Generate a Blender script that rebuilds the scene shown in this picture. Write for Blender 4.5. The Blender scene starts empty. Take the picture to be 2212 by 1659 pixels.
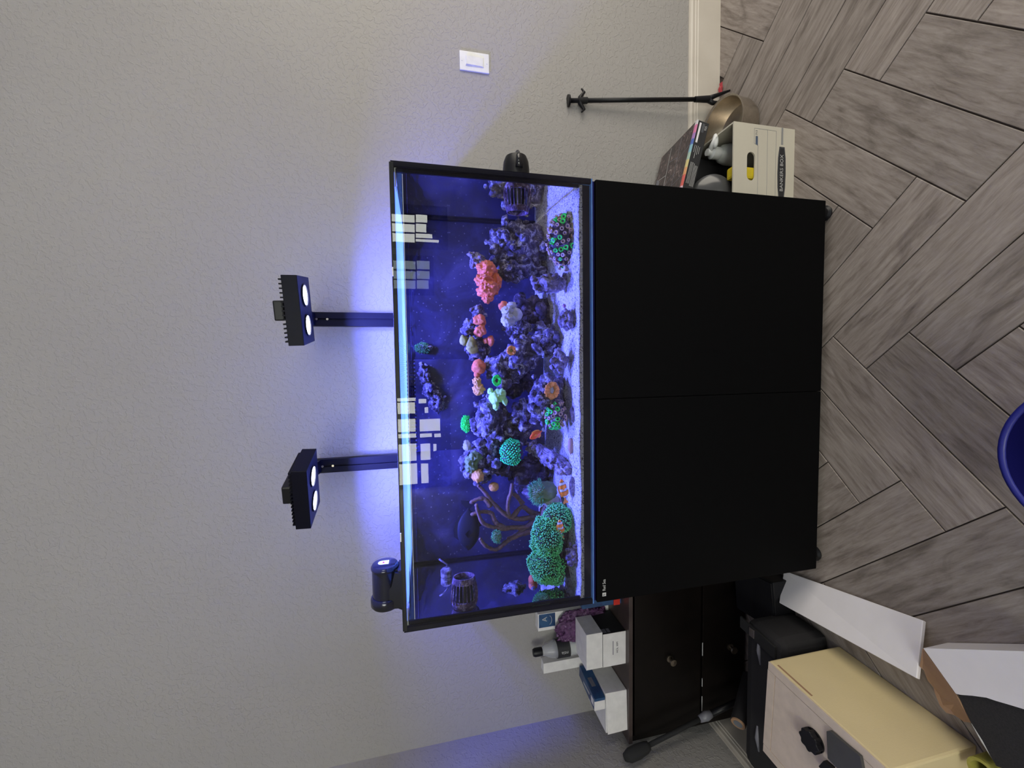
import bpy, bmesh, math, random
from mathutils import Vector, Matrix, Euler, noise
random.seed(7)
PI = math.pi
SC = bpy.context.scene
COL = SC.collection

# ---------------------------------------------------------------- camera
cam_d = bpy.data.cameras.new('camera')
cam_d.sensor_fit = 'HORIZONTAL'
cam_d.sensor_width = 36.0
cam_d.lens = 13.9984
cam_d.clip_start = 0.02
cam_o = bpy.data.objects.new('camera', cam_d)
COL.objects.link(cam_o)
# the photograph was taken in portrait and stored on its side: camera right is the room's down
cam_o.matrix_world = Matrix(((-0.014524, 0.998517, 0.052468, 0.098943), (-0.217134, 0.048072, -0.974957, -1.042688), (-0.976034, -0.025553, 0.216114, 1.293928), (0, 0, 0, 1)))
SC.camera = cam_o

# ---------------------------------------------------------------- world, daylight, exposure
W = bpy.data.worlds.new('room_light')
SC.world = W
W.use_nodes = True
bg = W.node_tree.nodes['Background']
bg.inputs[0].default_value = (0.80, 0.82, 1.0, 1)
bg.inputs[1].default_value = 0.34

def area_light(name, loc, rot, sx, sy, power, col, shape='RECTANGLE', spread=PI, parent=None):
    l = bpy.data.lights.new(name, 'AREA')
    l.shape = shape; l.size = sx; l.size_y = sy; l.energy = power; l.color = col; l.spread = spread
    o = bpy.data.objects.new(name, l); COL.objects.link(o)
    o.location = loc; o.rotation_euler = rot
    if parent: o.parent = parent
    return o
# daylight from the open side of the room to the right
area_light('daylight_right', (3.0, -1.2, 1.35), (0, math.radians(86), 0), 1.9, 2.2, 62, (1.0, 0.92, 0.78))
SC.view_settings.view_transform = 'Standard'
SC.view_settings.look = 'None'
SC.view_settings.gamma = 1.0
SC.view_settings.use_curve_mapping = False
SC.view_settings.exposure = 0.0
SC.cycles.sample_clamp_indirect = 4.0
SC.cycles.caustics_reflective = False
SC.cycles.max_bounces = 10
SC.cycles.transparent_max_bounces = 16
LED = (0.11, 0.135, 1.0)
LED_POWER = 13.5

# ---------------------------------------------------------------- materials
def newmat(name):
    m = bpy.data.materials.new(name); m.use_nodes = True
    nt = m.node_tree; nt.nodes.clear()
    out = nt.nodes.new('ShaderNodeOutputMaterial')
    return m, nt, out
def N(nt, t, **kw):
    n = nt.nodes.new(t)
    for k, v in kw.items(): setattr(n, k, v)
    return n
def coords(nt, scale=(1, 1, 1), kind='Object', rnd=False):
    tc = N(nt, 'ShaderNodeTexCoord'); mp = N(nt, 'ShaderNodeMapping')
    mp.inputs['Scale'].default_value = scale
    nt.links.new(tc.outputs[kind], mp.inputs[0])
    if rnd:
        oi = N(nt, 'ShaderNodeObjectInfo'); mu = N(nt, 'ShaderNodeMath', operation='MULTIPLY'); mu.inputs[1].default_value = 37.0
        cb = N(nt, 'ShaderNodeCombineXYZ')
        nt.links.new(oi.outputs['Random'], mu.inputs[0])
        for i in range(3): nt.links.new(mu.outputs[0], cb.inputs[i])
        nt.links.new(cb.outputs[0], mp.inputs['Location'])
    return mp.outputs[0]
def ramp(nt, fac, stops, interp='LINEAR'):
    r = N(nt, 'ShaderNodeValToRGB'); r.color_ramp.interpolation = interp
    el = r.color_ramp.elements
    while len(el) < len(stops): el.new(0.5)
    for e, (p, c) in zip(el, stops):
        e.position = p; e.color = (c[0], c[1], c[2], 1) if len(c) == 3 else c
    nt.links.new(fac, r.inputs[0])
    return r.outputs[0]
def noise_tex(nt, vec, scale, detail=4, rough=0.55, dist=0.0):
    n = N(nt, 'ShaderNodeTexNoise')
    n.inputs['Scale'].default_value = scale; n.inputs['Detail'].default_value = detail
    n.inputs['Roughness'].default_value = rough; n.inputs['Distortion'].default_value = dist
    nt.links.new(vec, n.inputs['Vector'])
    return n.outputs[0]
def pbr(name, col, rough=0.5, metal=0.0, spec=0.5, var=None, bump=None, coat=0.0, sheen=0.0):
    """var=(noise scale, second colour, low, high); bump=(scale, distance, detail)"""
    m, nt, out = newmat(name)
    b = N(nt, 'ShaderNodeBsdfPrincipled'); nt.links.new(b.outputs[0], out.inputs[0])
    b.inputs['Roughness'].default_value = rough; b.inputs['Metallic'].default_value = metal
    b.inputs['Specular IOR Level'].default_value = spec
    b.inputs['Coat Weight'].default_value = coat; b.inputs['Sheen Weight'].default_value = sheen
    b.inputs['Base Color'].default_value = (*col, 1)
    v = coords(nt)
    if var is None: var = (35.0, tuple(c * 0.9 for c in col), 0.35, 0.7)
    f = noise_tex(nt, v, var[0])
    nt.links.new(ramp(nt, f, [(var[2], var[1]), (var[3], col)]), b.inputs['Base Color'])
    if bump:
        bp = N(nt, 'ShaderNodeBump'); bp.inputs['Distance'].default_value = bump[1]; bp.inputs['Strength'].default_value = 1.0
        nt.links.new(noise_tex(nt, v, bump[0], bump[2] if len(bump) > 2 else 3), bp.inputs['Height'])
        nt.links.new(bp.outputs[0], b.inputs['Normal'])
    return m
MAT = {}
def wall_mat():
    m, nt, out = newmat('wall_paint')
    b = N(nt, 'ShaderNodeBsdfPrincipled'); nt.links.new(b.outputs[0], out.inputs[0])
    b.inputs['Roughness'].default_value = 0.62; b.inputs['Specular IOR Level'].default_value = 0.35
    v = coords(nt)
    nt.links.new(ramp(nt, noise_tex(nt, v, 1.3, 2), [(0.3, (0.345, 0.33, 0.315)), (0.7, (0.37, 0.355, 0.335))]), b.inputs['Base Color'])
    # knock-down plaster: flat topped splatters with crisp edges
    h1 = ramp(nt, noise_tex(nt, v, 62, 2.5, 0.5, 0.5), [(0.50, (0, 0, 0)), (0.57, (1, 1, 1))])
    h2 = ramp(nt, noise_tex(nt, v, 150, 2, 0.5), [(0.35, (0, 0, 0)), (0.75, (1, 1, 1))])
    mx = N(nt, 'ShaderNodeMix', data_type='RGBA'); mx.inputs[0].default_value = 0.22
    nt.links.new(h1, mx.inputs[6]); nt.links.new(h2, mx.inputs[7])
    bp = N(nt, 'ShaderNodeBump'); bp.inputs['Distance'].default_value = 0.0014; bp.inputs['Strength'].default_value = 0.8
    nt.links.new(mx.outputs[2], bp.inputs['Height']); nt.links.new(bp.outputs[0], b.inputs['Normal'])
    return m
def tile_mat():
    m, nt, out = newmat('wood_look_tile')
    b = N(nt, 'ShaderNodeBsdfPrincipled'); nt.links.new(b.outputs[0], out.inputs[0])
    v = coords(nt, (1.0, 9.0, 1.0), rnd=True)
    v2 = coords(nt, (1.0, 3.2, 1.0), rnd=True)
    f = noise_tex(nt, v, 9.0, 10, 0.72, 0.35)
    g = noise_tex(nt, v2, 4.0, 5, 0.6, 1.6)
    base = ramp(nt, f, [(0.24, (0.14, 0.114, 0.098)), (0.45, (0.28, 0.242, 0.215)), (0.60, (0.36, 0.318, 0.288)), (0.80, (0.46, 0.415, 0.385))])
    dark = ramp(nt, g, [(0.30, (0.52, 0.50, 0.48)), (0.50, (1, 1, 1))])
    mx = N(nt, 'ShaderNodeMix', data_type='RGBA', blend_type='MULTIPLY'); mx.inputs[0].default_value = 0.8
    nt.links.new(base, mx.inputs[6]); nt.links.new(dark, mx.inputs[7])
    oi = N(nt, 'ShaderNodeObjectInfo')
    tone = ramp(nt, oi.outputs['Random'], [(0.0, (0.86, 0.85, 0.84)), (1.0, (1.08, 1.06, 1.05))])
    m2 = N(nt, 'ShaderNodeMix', data_type='RGBA', blend_type='MULTIPLY'); m2.inputs[0].default_value = 1.0
    nt.links.new(mx.outputs[2], m2.inputs[6]); nt.links.new(tone, m2.inputs[7])
    nt.links.new(m2.outputs[2], b.inputs['Base Color'])
    b.inputs['Roughness'].default_value = 0.48; b.inputs['Specular IOR Level'].default_value = 0.4
    bp = N(nt, 'ShaderNodeBump'); bp.inputs['Distance'].default_value = 0.0006
    nt.links.new(f, bp.inputs['Height']); nt.links.new(bp.outputs[0], b.inputs['Normal'])
    return m
def thin_glass(name, tint=(1, 1, 1), ior=1.5, rough=0.0):
    m, nt, out = newmat(name)
    t = N(nt, 'ShaderNodeBsdfTransparent'); t.inputs[0].default_value = (*tint, 1)
    g = N(nt, 'ShaderNodeBsdfGlossy'); g.inputs['Roughness'].default_value = rough
    fr = N(nt, 'ShaderNodeFresnel'); fr.inputs[0].default_value = ior
    mx = N(nt, 'ShaderNodeMixShader')
    nt.links.new(fr.outputs[0], mx.inputs[0]); nt.links.new(t.outputs[0], mx.inputs[1]); nt.links.new(g.outputs[0], mx.inputs[2])
    nt.links.new(mx.outputs[0], out.inputs[0])
    return m
def water_side_mat():
    m, nt, out = newmat('water_body')
    g = N(nt, 'ShaderNodeBsdfGlass'); g.inputs['IOR'].default_value = 1.33; g.inputs['Roughness'].default_value = 0.0
    g.inputs['Color'].default_value = (0.97, 0.98, 1, 1)
    nt.links.new(g.outputs[0], out.inputs[0])
    return m
def water_front_mat():
    m, nt, out = newmat('water_behind_glass')
    g = N(nt, 'ShaderNodeBsdfRefraction'); g.inputs['IOR'].default_value = 1.33; g.inputs['Roughness'].default_value = 0.0
    nt.links.new(g.outputs[0], out.inputs[0])
    return m
def clear_mat():
    m, nt, out = newmat('wet_glass_face')
    t = N(nt, 'ShaderNodeBsdfTransparent'); nt.links.new(t.outputs[0], out.inputs[0])
    return m
def frosted_mat():
    m, nt, out = newmat('frosted_clear_plastic')
    t = N(nt, 'ShaderNodeBsdfTransparent'); d = N(nt, 'ShaderNodeBsdfPrincipled')
    d.inputs['Base Color'].default_value = (0.62, 0.63, 0.66, 1); d.inputs['Roughness'].default_value = 0.15
    mx = N(nt, 'ShaderNodeMixShader'); mx.inputs[0].default_value = 0.38
    nt.links.new(t.outputs[0], mx.inputs[1]); nt.links.new(d.outputs[0], mx.inputs[2]); nt.links.new(mx.outputs[0], out.inputs[0])
    return m
def water_top_mat():
    m = thin_glass('water_surface', ior=1.33)
    nt = m.node_tree
    bp = N(nt, 'ShaderNodeBump'); bp.inputs['Distance'].default_value = 0.004
    nt.links.new(noise_tex(nt, coords(nt), 22, 2), bp.inputs['Height'])
    for n in nt.nodes:
        if n.type in ('BSDF_GLOSSY', 'FRESNEL'): nt.links.new(bp.outputs[0], n.inputs['Normal'])
    return m
def emit(name, col, s):
    m, nt, out = newmat(name)
    e = N(nt, 'ShaderNodeEmission'); e.inputs[0].default_value = (*col, 1); e.inputs[1].default_value = s
    nt.links.new(e.outputs[0], out.inputs[0])
    return m
def net_mat():
    m, nt, out = newmat('clear_netting')
    d = N(nt, 'ShaderNodeBsdfDiffuse'); d.inputs[0].default_value = (0.6, 0.95, 0.9, 1)
    t = N(nt, 'ShaderNodeBsdfTranslucent'); t.inputs[0].default_value = (0.75, 0.95, 0.95, 1)
    mx = N(nt, 'ShaderNodeMixShader'); mx.inputs[0].default_value = 0.6
    nt.links.new(d.outputs[0], mx.inputs[1]); nt.links.new(t.outputs[0], mx.inputs[2]); nt.links.new(mx.outputs[0], out.inputs[0])
    return m
def rock_mat(name, c0, c1, c2, sc=42):
    m, nt, out = newmat(name)
    b = N(nt, 'ShaderNodeBsdfPrincipled'); nt.links.new(b.outputs[0], out.inputs[0])
    b.inputs['Roughness'].default_value = 0.75
    v = coords(nt, kind='Object')
    f = noise_tex(nt, v, sc, 8, 0.65, 0.7)
    nt.links.new(ramp(nt, f, [(0.36, c0), (0.52, c1), (0.66, c2)]), b.inputs['Base Color'])
    bp = N(nt, 'ShaderNodeBump'); bp.inputs['Distance'].default_value = 0.005
    nt.links.new(noise_tex(nt, v, sc * 3, 5, 0.6), bp.inputs['Height']); nt.links.new(bp.outputs[0], b.inputs['Normal'])
    return m
def sand_mat():
    m, nt, out = newmat('aragonite_sand')
    b = N(nt, 'ShaderNodeBsdfPrincipled'); nt.links.new(b.outputs[0], out.inputs[0])
    b.inputs['Roughness'].default_value = 0.8
    v = coords(nt)
    vo = N(nt, 'ShaderNodeTexVoronoi'); vo.inputs['Scale'].default_value = 280; nt.links.new(v, vo.inputs['Vector'])
    a = ramp(nt, vo.outputs['Color'], [(0.12, (0.07, 0.06, 0.10)), (0.28, (0.6, 0.58, 0.6)), (0.55, (0.97, 0.96, 0.95))])
    c = ramp(nt, noise_tex(nt, v, 14, 3), [(0.3, (0.8, 0.76, 0.76)), (0.6, (1, 1, 1))])
    mx = N(nt, 'ShaderNodeMix', data_type='RGBA', blend_type='MULTIPLY'); mx.inputs[0].default_value = 0.8
    nt.links.new(a, mx.inputs[6]); nt.links.new(c, mx.inputs[7]); nt.links.new(mx.outputs[2], b.inputs['Base Color'])
    bp = N(nt, 'ShaderNodeBump'); bp.inputs['Distance'].default_value = 0.0025
    nt.links.new(vo.outputs['Distance'], bp.inputs['Height']); nt.links.new(bp.outputs[0], b.inputs['Normal'])
    return m
def back_mat():
    m, nt, out = newmat('coralline_dusted_back')
    b = N(nt, 'ShaderNodeBsdfPrincipled'); nt.links.new(b.outputs[0], out.inputs[0])
    b.inputs['Roughness'].default_value = 0.55
    v = coords(nt)
    f = noise_tex(nt, v, 9, 6, 0.6, 0.5)
    vo = N(nt, 'ShaderNodeTexVoronoi'); vo.inputs['Scale'].default_value = 60; nt.links.new(v, vo.inputs['Vector'])
    a = ramp(nt, f, [(0.42, (0.004, 0.004, 0.028)), (0.56, (0.016, 0.016, 0.065)), (0.70, (0.05, 0.046, 0.125))])
    s = ramp(nt, vo.outputs['Distance'], [(0.10, (1.0, 0.95, 1.0)), (0.17, (0, 0, 0))])
    mx = N(nt, 'ShaderNodeMix', data_type='RGBA', blend_type='ADD'); mx.inputs[0].default_value = 0.10
    nt.links.new(a, mx.inputs[6]); nt.links.new(s, mx.inputs[7]); nt.links.new(mx.outputs[2], b.inputs['Base Color'])
    return m
def band_mat(name, base, stops, axis=0, rough=0.5):
    """colour bands at fixed places along the object's own axis"""
    m, nt, out = newmat(name)
    b = N(nt, 'ShaderNodeBsdfPrincipled'); nt.links.new(b.outputs[0], out.inputs[0])
    b.inputs['Roughness'].default_value = rough
    tc = N(nt, 'ShaderNodeTexCoord'); sx = N(nt, 'ShaderNodeSeparateXYZ'); nt.links.new(tc.outputs['Generated'], sx.inputs[0])
    nt.links.new(ramp(nt, sx.outputs[axis], stops, 'CONSTANT' if base else 'LINEAR'), b.inputs['Base Color'])
    return m

M_ = MAT
M_['wall'] = wall_mat()
M_['tile'] = tile_mat()
M_['grout'] = pbr('grout', (0.075, 0.058, 0.046), 0.9)
M_['trim'] = pbr('trim_paint', (0.62, 0.57, 0.50), 0.42, var=(6, (0.56, 0.51, 0.44), 0.3, 0.7))
M_['black'] = pbr('black_laminate', (0.0030, 0.0030, 0.0034), 0.65, spec=0.06, bump=(900, 0.00006))
M_['blackgap'] = pbr('cabinet_body_black', (0.005, 0.005, 0.005), 0.8)  # even black of the cabinet body
M_['plastic'] = pbr('black_plastic', (0.007, 0.007, 0.009), 0.4, spec=0.3)
M_['gloss'] = pbr('gloss_black_plastic', (0.012, 0.012, 0.014), 0.16)
M_['anod'] = pbr('black_anodised', (0.006, 0.006, 0.012), 0.42, spec=0.10, bump=(400, 0.00004))
M_['silicone'] = pbr('black_silicone', (0.004, 0.004, 0.014), 0.5, spec=0.1)
M_['white'] = pbr('white_plastic', (0.78, 0.78, 0.76), 0.35)
M_['board'] = pbr('white_board', (0.86, 0.83, 0.86), 0.5, var=(9, (0.82, 0.79, 0.81), 0.35, 0.65))
M_['card'] = pbr('white_card', (0.85, 0.83, 0.80), 0.6)
M_['cardbox'] = pbr('cream_card', (0.60, 0.56, 0.46), 0.6, var=(12, (0.57, 0.53, 0.44), 0.3, 0.7))
M_['brown'] = pbr('brown_card', (0.42, 0.26, 0.15), 0.75, var=(20, (0.36, 0.21, 0.12), 0.3, 0.7))
M_['ink'] = pbr('black_ink', (0.02, 0.02, 0.022), 0.6)
M_['greyink'] = pbr('grey_ink', (0.16, 0.17, 0.19), 0.6)
M_['paleink'] = pbr('pale_ink', (0.55, 0.55, 0.54), 0.6)
M_['blueink'] = pbr('blue_grey_ink', (0.07, 0.10, 0.16), 0.6)
M_['safe'] = pbr('beige_safe_paint', (0.82, 0.68, 0.38), 0.5, var=(5, (0.76, 0.63, 0.36), 0.3, 0.7), bump=(260, 0.0003))
M_['safedoor'] = pbr('beige_safe_door', (0.72, 0.60, 0.50), 0.5, bump=(260, 0.0003))
M_['espresso'] = pbr('espresso_wood', (0.0065, 0.0046, 0.004), 0.34, spec=0.22, var=(16, (0.004, 0.003, 0.0026), 0.3, 0.7))
M_['esptop'] = pbr('espresso_top', (0.075, 0.055, 0.05), 0.35, var=(14, (0.05, 0.035, 0.032), 0.3, 0.7))
M_['brass'] = pbr('antique_metal', (0.32, 0.27, 0.21), 0.38, metal=1.0)
M_['steel'] = pbr('brushed_steel', (0.60, 0.54, 0.46), 0.30, metal=1.0, var=(60, (0.50, 0.45, 0.37), 0.3, 0.7))
M_['rubber'] = pbr('black_foam', (0.013, 0.013, 0.014), 0.85, bump=(700, 0.0004))
M_['cloth'] = pbr('black_cloth', (0.017, 0.016, 0.018), 0.9, bump=(500, 0.0005))
M_['foamsheet'] = pbr('black_foam_sheet', (0.016, 0.015, 0.017), 0.95, var=(300, (0.028, 0.026, 0.028), 0.3, 0.7), bump=(400, 0.0006))
M_['piping'] = pbr('grey_piping', (0.20, 0.20, 0.23), 0.3)
M_['navy'] = pbr('navy_plastic', (0.006, 0.006, 0.085), 0.5, spec=0.2)
M_['navyrim'] = pbr('navy_plastic_rim', (0.022, 0.025, 0.24), 0.4)
M_['red'] = pbr('red_plastic', (0.62, 0.035, 0.02), 0.4)
M_['pinkred'] = pbr('red_wrapper', (0.45, 0.05, 0.06), 0.4)
M_['yellow'] = pbr('yellow_plastic', (0.65, 0.50, 0.02), 0.4)
M_['clear'] = thin_glass('clear_plastic', (0.94, 0.95, 0.96), 1.4, 0.05)
M_['frosted'] = frosted_mat()
M_['smoke'] = pbr('smoked_plastic', (0.07, 0.07, 0.07), 0.18)
M_['milky'] = pbr('milky_plastic', (0.62, 0.64, 0.58), 0.35)
M_['glass'] = thin_glass('tank_glass', (0.98, 0.99, 1.0), 1.5)
M_['edge'] = pbr('glow_tinted_glass_edge', (0.16, 0.38, 0.95), 0.15)  # blue base colour imitates light leaving the glass edge
M_['waterside'] = water_side_mat()
M_['waterfront'] = water_front_mat()
M_['glassinner'] = clear_mat()
M_['watertop'] = water_top_mat()
M_['net'] = net_mat()
M_['sand'] = sand_mat()
M_['back'] = back_mat()
M_['glint'] = pbr('waterline_glint', (0.8, 0.82, 0.85), 0.4)  # pale colour for the painted highlight along the water line
M_['puck'] = emit('led_lens', (0.62, 0.66, 1.0), 14.0)
M_['sky'] = emit('daylit_window_pane', (0.97, 1.0, 0.90), 13.0)
M_['skydim'] = emit('shaded_window_pane', (0.80, 0.95, 0.98), 4.0)
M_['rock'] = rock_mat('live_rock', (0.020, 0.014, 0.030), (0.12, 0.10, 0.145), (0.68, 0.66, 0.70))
M_['rockpale'] = rock_mat('pale_live_rock', (0.06, 0.045, 0.065), (0.24, 0.20, 0.23), (0.62, 0.56, 0.58), 34)
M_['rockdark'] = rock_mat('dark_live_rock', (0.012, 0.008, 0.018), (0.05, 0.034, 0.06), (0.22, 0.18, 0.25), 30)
M_['coralline'] = rock_mat('coralline_crust', (0.05, 0.025, 0.05), (0.17, 0.10, 0.16), (0.62, 0.52, 0.60), 60)
def coral(name, c, k=0.72, sc=60): return pbr(name, c, 0.65, var=(sc, tuple(x * k for x in c), 0.3, 0.65), bump=(160, 0.0012))
M_['coral'] = coral('salmon_coral', (0.80, 0.19, 0.06))
M_['coraltan'] = coral('tan_coral', (0.40, 0.37, 0.07))
M_['coralpeach'] = coral('peach_coral', (0.80, 0.40, 0.10))
M_['coralpurple'] = coral('purple_coral', (0.50, 0.22, 0.50))
M_['coralflower'] = coral('orange_flower_coral', (1.0, 0.40, 0.07), 0.5, 200)
M_['mint'] = coral('mint_coral', (0.55, 1.0, 0.26))
M_['lilac'] = coral('lilac_coral', (0.60, 0.58, 0.42))
M_['leather'] = coral('grey_leather_coral', (0.16, 0.23, 0.07))
M_['neon'] = coral('neon_green_polyp', (0.03, 1.0, 0.10), 0.6)
M_['aqua'] = coral('aqua_green_polyp', (0.06, 1.0, 0.26), 0.6, 120)
M_['greentent'] = coral('green_tentacle', (0.035, 0.62, 0.13), 0.4, 90)
M_['greentip'] = coral('pale_green_tip', (0.22, 1.0, 0.28), 0.6, 90)
M_['darkflesh'] = coral('dark_coral_flesh', (0.06, 0.05, 0.06))
M_['teal'] = coral('teal_tentacle', (0.10, 0.42, 0.12), 0.6)
M_['gorg'] = coral('mauve_gorgonian', (0.20, 0.11, 0.075), 0.5, 140)
M_['zoa'] = coral('mauve_polyp', (0.62, 0.42, 0.26))
M_['zoacentre'] = coral('dark_polyp_mouth', (0.10, 0.05, 0.10))
M_['tang'] = pbr('navy_fish_skin', (0.007, 0.009, 0.022), 0.6, spec=0.2)
M_['anthias'] = pbr('scarlet_fish_skin', (1.0, 0.14, 0.015), 0.5)
M_['palefin'] = pbr('pale_fin', (0.55, 0.60, 0.70), 0.5)
M_['orangefin'] = pbr('orange_fin', (1.0, 0.36, 0.04), 0.5)
M_['eye'] = pbr('fish_eye', (0.01, 0.01, 0.012), 0.1)
_o, _w, _k = (1.0, 0.30, 0.015), (0.9, 0.9, 0.88), (0.02, 0.02, 0.03)
M_['clown'] = band_mat('banded_fish_skin', True, [(0.0, _o), (0.10, _k), (0.115, _w), (0.185, _k), (0.20, _o), (0.42, _k), (0.435, _w), (0.555, _k), (0.57, _o), (0.73, _k), (0.745, _w), (0.85, _k), (0.865, _o)])
M_['rainbow'] = band_mat('rainbow_stripe', True, [(0.0, (.55, .25, .5)), (.10, (.8, .25, .4)), (.22, (.75, .5, .6)), (.30, (.75, .16, .14)), (.42, (.8, .42, .2)), (.5, (.75, .65, .3)), (.58, (.45, .6, .5)), (.66, (.3, .55, .65)), (.74, (.1, .18, .55)), (.80, (.45, .25, .6)), (.86, (.75, .25, .45)), (.95, (.7, .68, .7))])
def print_mat():
    m, nt, out = newmat('printed_box_lid')
    b = N(nt, 'ShaderNodeBsdfPrincipled'); nt.links.new(b.outputs[0], out.inputs[0]); b.inputs['Roughness'].default_value = 0.25
    v = coords(nt, (1, 1.6, 1)); vo = N(nt, 'ShaderNodeTexVoronoi'); vo.inputs['Scale'].default_value = 26; nt.links.new(v, vo.inputs['Vector'])
    a = ramp(nt, noise_tex(nt, v, 30, 8, 0.75, 1.2), [(0.36, (0.015, 0.013, 0.016)), (0.50, (0.06, 0.04, 0.04)), (0.60, (0.14, 0.10, 0.10)), (0.66, (0.5, 0.40, 0.36))])
    nt.links.new(a, b.inputs['Base Color'])
    return m
M_['print'] = print_mat()
def bag_mat():
    m, nt, out = newmat('purple_film')
    b = N(nt, 'ShaderNodeBsdfPrincipled'); nt.links.new(b.outputs[0], out.inputs[0]); b.inputs['Roughness'].default_value = 0.12
    v = coords(nt); f = noise_tex(nt, v, 40, 6, 0.7, 1.0)
    nt.links.new(ramp(nt, f, [(0.35, (0.05, 0.012, 0.06)), (0.6, (0.16, 0.06, 0.17)), (0.72, (0.6, 0.5, 0.62))]), b.inputs['Base Color'])
    bp = N(nt, 'ShaderNodeBump'); bp.inputs['Distance'].default_value = 0.008
    nt.links.new(f, bp.inputs['Height']); nt.links.new(bp.outputs[0], b.inputs['Normal'])
    return m
M_['bag'] = bag_mat()
M_['navybox'] = pbr('navy_print', (0.02, 0.045, 0.13), 0.35, var=(18, (0.03, 0.10, 0.22), 0.35, 0.6))

# ---------------------------------------------------------------- mesh builder
class M:
    def __init__(s): s.v = []; s.f = []
    def add(s, vs, fs):
        b = len(s.v); s.v += [tuple(p) for p in vs]; s.f += [tuple(i + b for i in f) for f in fs]; return s
    def box(s, c, d, R=None, chamf=0.0):
        hx, hy, hz = d[0] / 2, d[1] / 2, d[2] / 2
        if chamf <= 0:
            P = [Vector((x, y, z)) for z in (-hz, hz) for y in (-hy, hy) for x in (-hx, hx)]
            F = [(0, 2, 3, 1), (4, 5, 7, 6), (0, 1, 5, 4), (2, 6, 7, 3), (0, 4, 6, 2), (1, 3, 7, 5)]
        else:
            bm = bmesh.new(); bmesh.ops.create_cube(bm, size=1.0)
            bmesh.ops.scale(bm, vec=(d[0], d[1], d[2]), verts=bm.verts)
            bmesh.ops.bevel(bm, geom=bm.edges[:], offset=chamf, segments=2, affect='EDGES', profile=0.6)
            bm.verts.index_update()
            P = [v.co.copy() for v in bm.verts]; F = [tuple(v.index for v in f.verts) for f in bm.faces]; bm.free()
        if R is not None: P = [R @ p for p in P]
        c = Vector(c)
        return s.add([p + c for p in P], F)
    def cyl(s, p0, p1, r0, r1=None, seg=16, caps=True):
        r1 = r0 if r1 is None else r1
        p0, p1 = Vector(p0), Vector(p1); a = (p1 - p0).normalized()
        u = a.orthogonal().normalized(); w = a.cross(u)
        P = [p0 + r0 * (math.cos(t) * u + math.sin(t) * w) for t in [2 * PI * k / seg for k in range(seg)]]
        P += [p1 + r1 * (math.cos(t) * u + math.sin(t) * w) for t in [2 * PI * k / seg for k in range(seg)]]
        F = [(k, (k + 1) % seg, seg + (k + 1) % seg, seg + k) for k in range(seg)]
        if caps: F += [tuple(range(seg))[::-1], tuple(range(seg, 2 * seg))]
        return s.add(P, F)
    def lathe(s, prof, seg=28, c=(0, 0, 0), R=None):
        """prof: (radius, z) list, revolved about local z"""
        P, F = [], []
        n = len(prof)
        for k in range(seg):
            t = 2 * PI * k / seg
            for r, z in prof: P.append(Vector((r * math.cos(t), r * math.sin(t), z)))
        for k in range(seg):
            k2 = (k + 1) % seg
            for i in range(n - 1): F.append((k * n + i, k2 * n + i, k2 * n + i + 1, k * n + i + 1))
        closed = prof[0] == prof[-1]
        if prof[0][0] > 1e-6 and not closed: F.append(tuple(k * n for k in range(seg))[::-1])
        if prof[-1][0] > 1e-6 and not closed: F.append(tuple(k * n + n - 1 for k in range(seg)))
        if R is not None: P = [R @ p for p in P]
        c = Vector(c)
        return s.add([p + c for p in P], F)
    def tube(s, pts, r, seg=8):
        pts = [Vector(p) for p in pts]; n = len(pts)
        rr = r if isinstance(r, (list, tuple)) else [r] * n
        P, F = [], []; u = None
        for i, p in enumerate(pts):
            a = (pts[min(i + 1, n - 1)] - pts[max(i - 1, 0)]).normalized()
            u = a.orthogonal().normalized() if u is None else (u - a * u.dot(a)).normalized()
            w = a.cross(u)
            for k in range(seg):
                t = 2 * PI * k / seg; P.append(p + rr[i] * (math.cos(t) * u + math.sin(t) * w))
        for i in range(n - 1):
            for k in range(seg):
                F.append((i * seg + k, i * seg + (k + 1) % seg, (i + 1) * seg + (k + 1) % seg, (i + 1) * seg + k))
        F += [tuple(range(seg))[::-1], tuple(range((n - 1) * seg, n * seg))]
        return s.add(P, F)
    def prism(s, poly, d):
        """poly: 3-D outline in order; extruded by the vector d"""
        n = len(poly); d = Vector(d); P = [Vector(p) for p in poly]; P += [p + d for p in P]
        F = [tuple(range(n))[::-1], tuple(range(n, 2 * n))] + [(k, (k + 1) % n, n + (k + 1) % n, n + k) for k in range(n)]
        return s.add(P, F)
    def sphere(s, c, r, sub=2, fn=None, R=None):
        bm = bmesh.new(); bmesh.ops.create_icosphere(bm, subdivisions=sub, radius=1.0); bm.verts.index_update()
        rx, ry, rz = r if isinstance(r, (tuple, list)) else (r, r, r)
        P = []
        for v in bm.verts:
            n = v.co.normalized(); k = fn(n) if fn else 1.0
            p = Vector((n.x * rx * k, n.y * ry * k, n.z * rz * k))
            P.append((R @ p if R is not None else p) + Vector(c))
        F = [tuple(w.index for w in f.verts) for f in bm.faces]; bm.free()
        return s.add(P, F)
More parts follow.
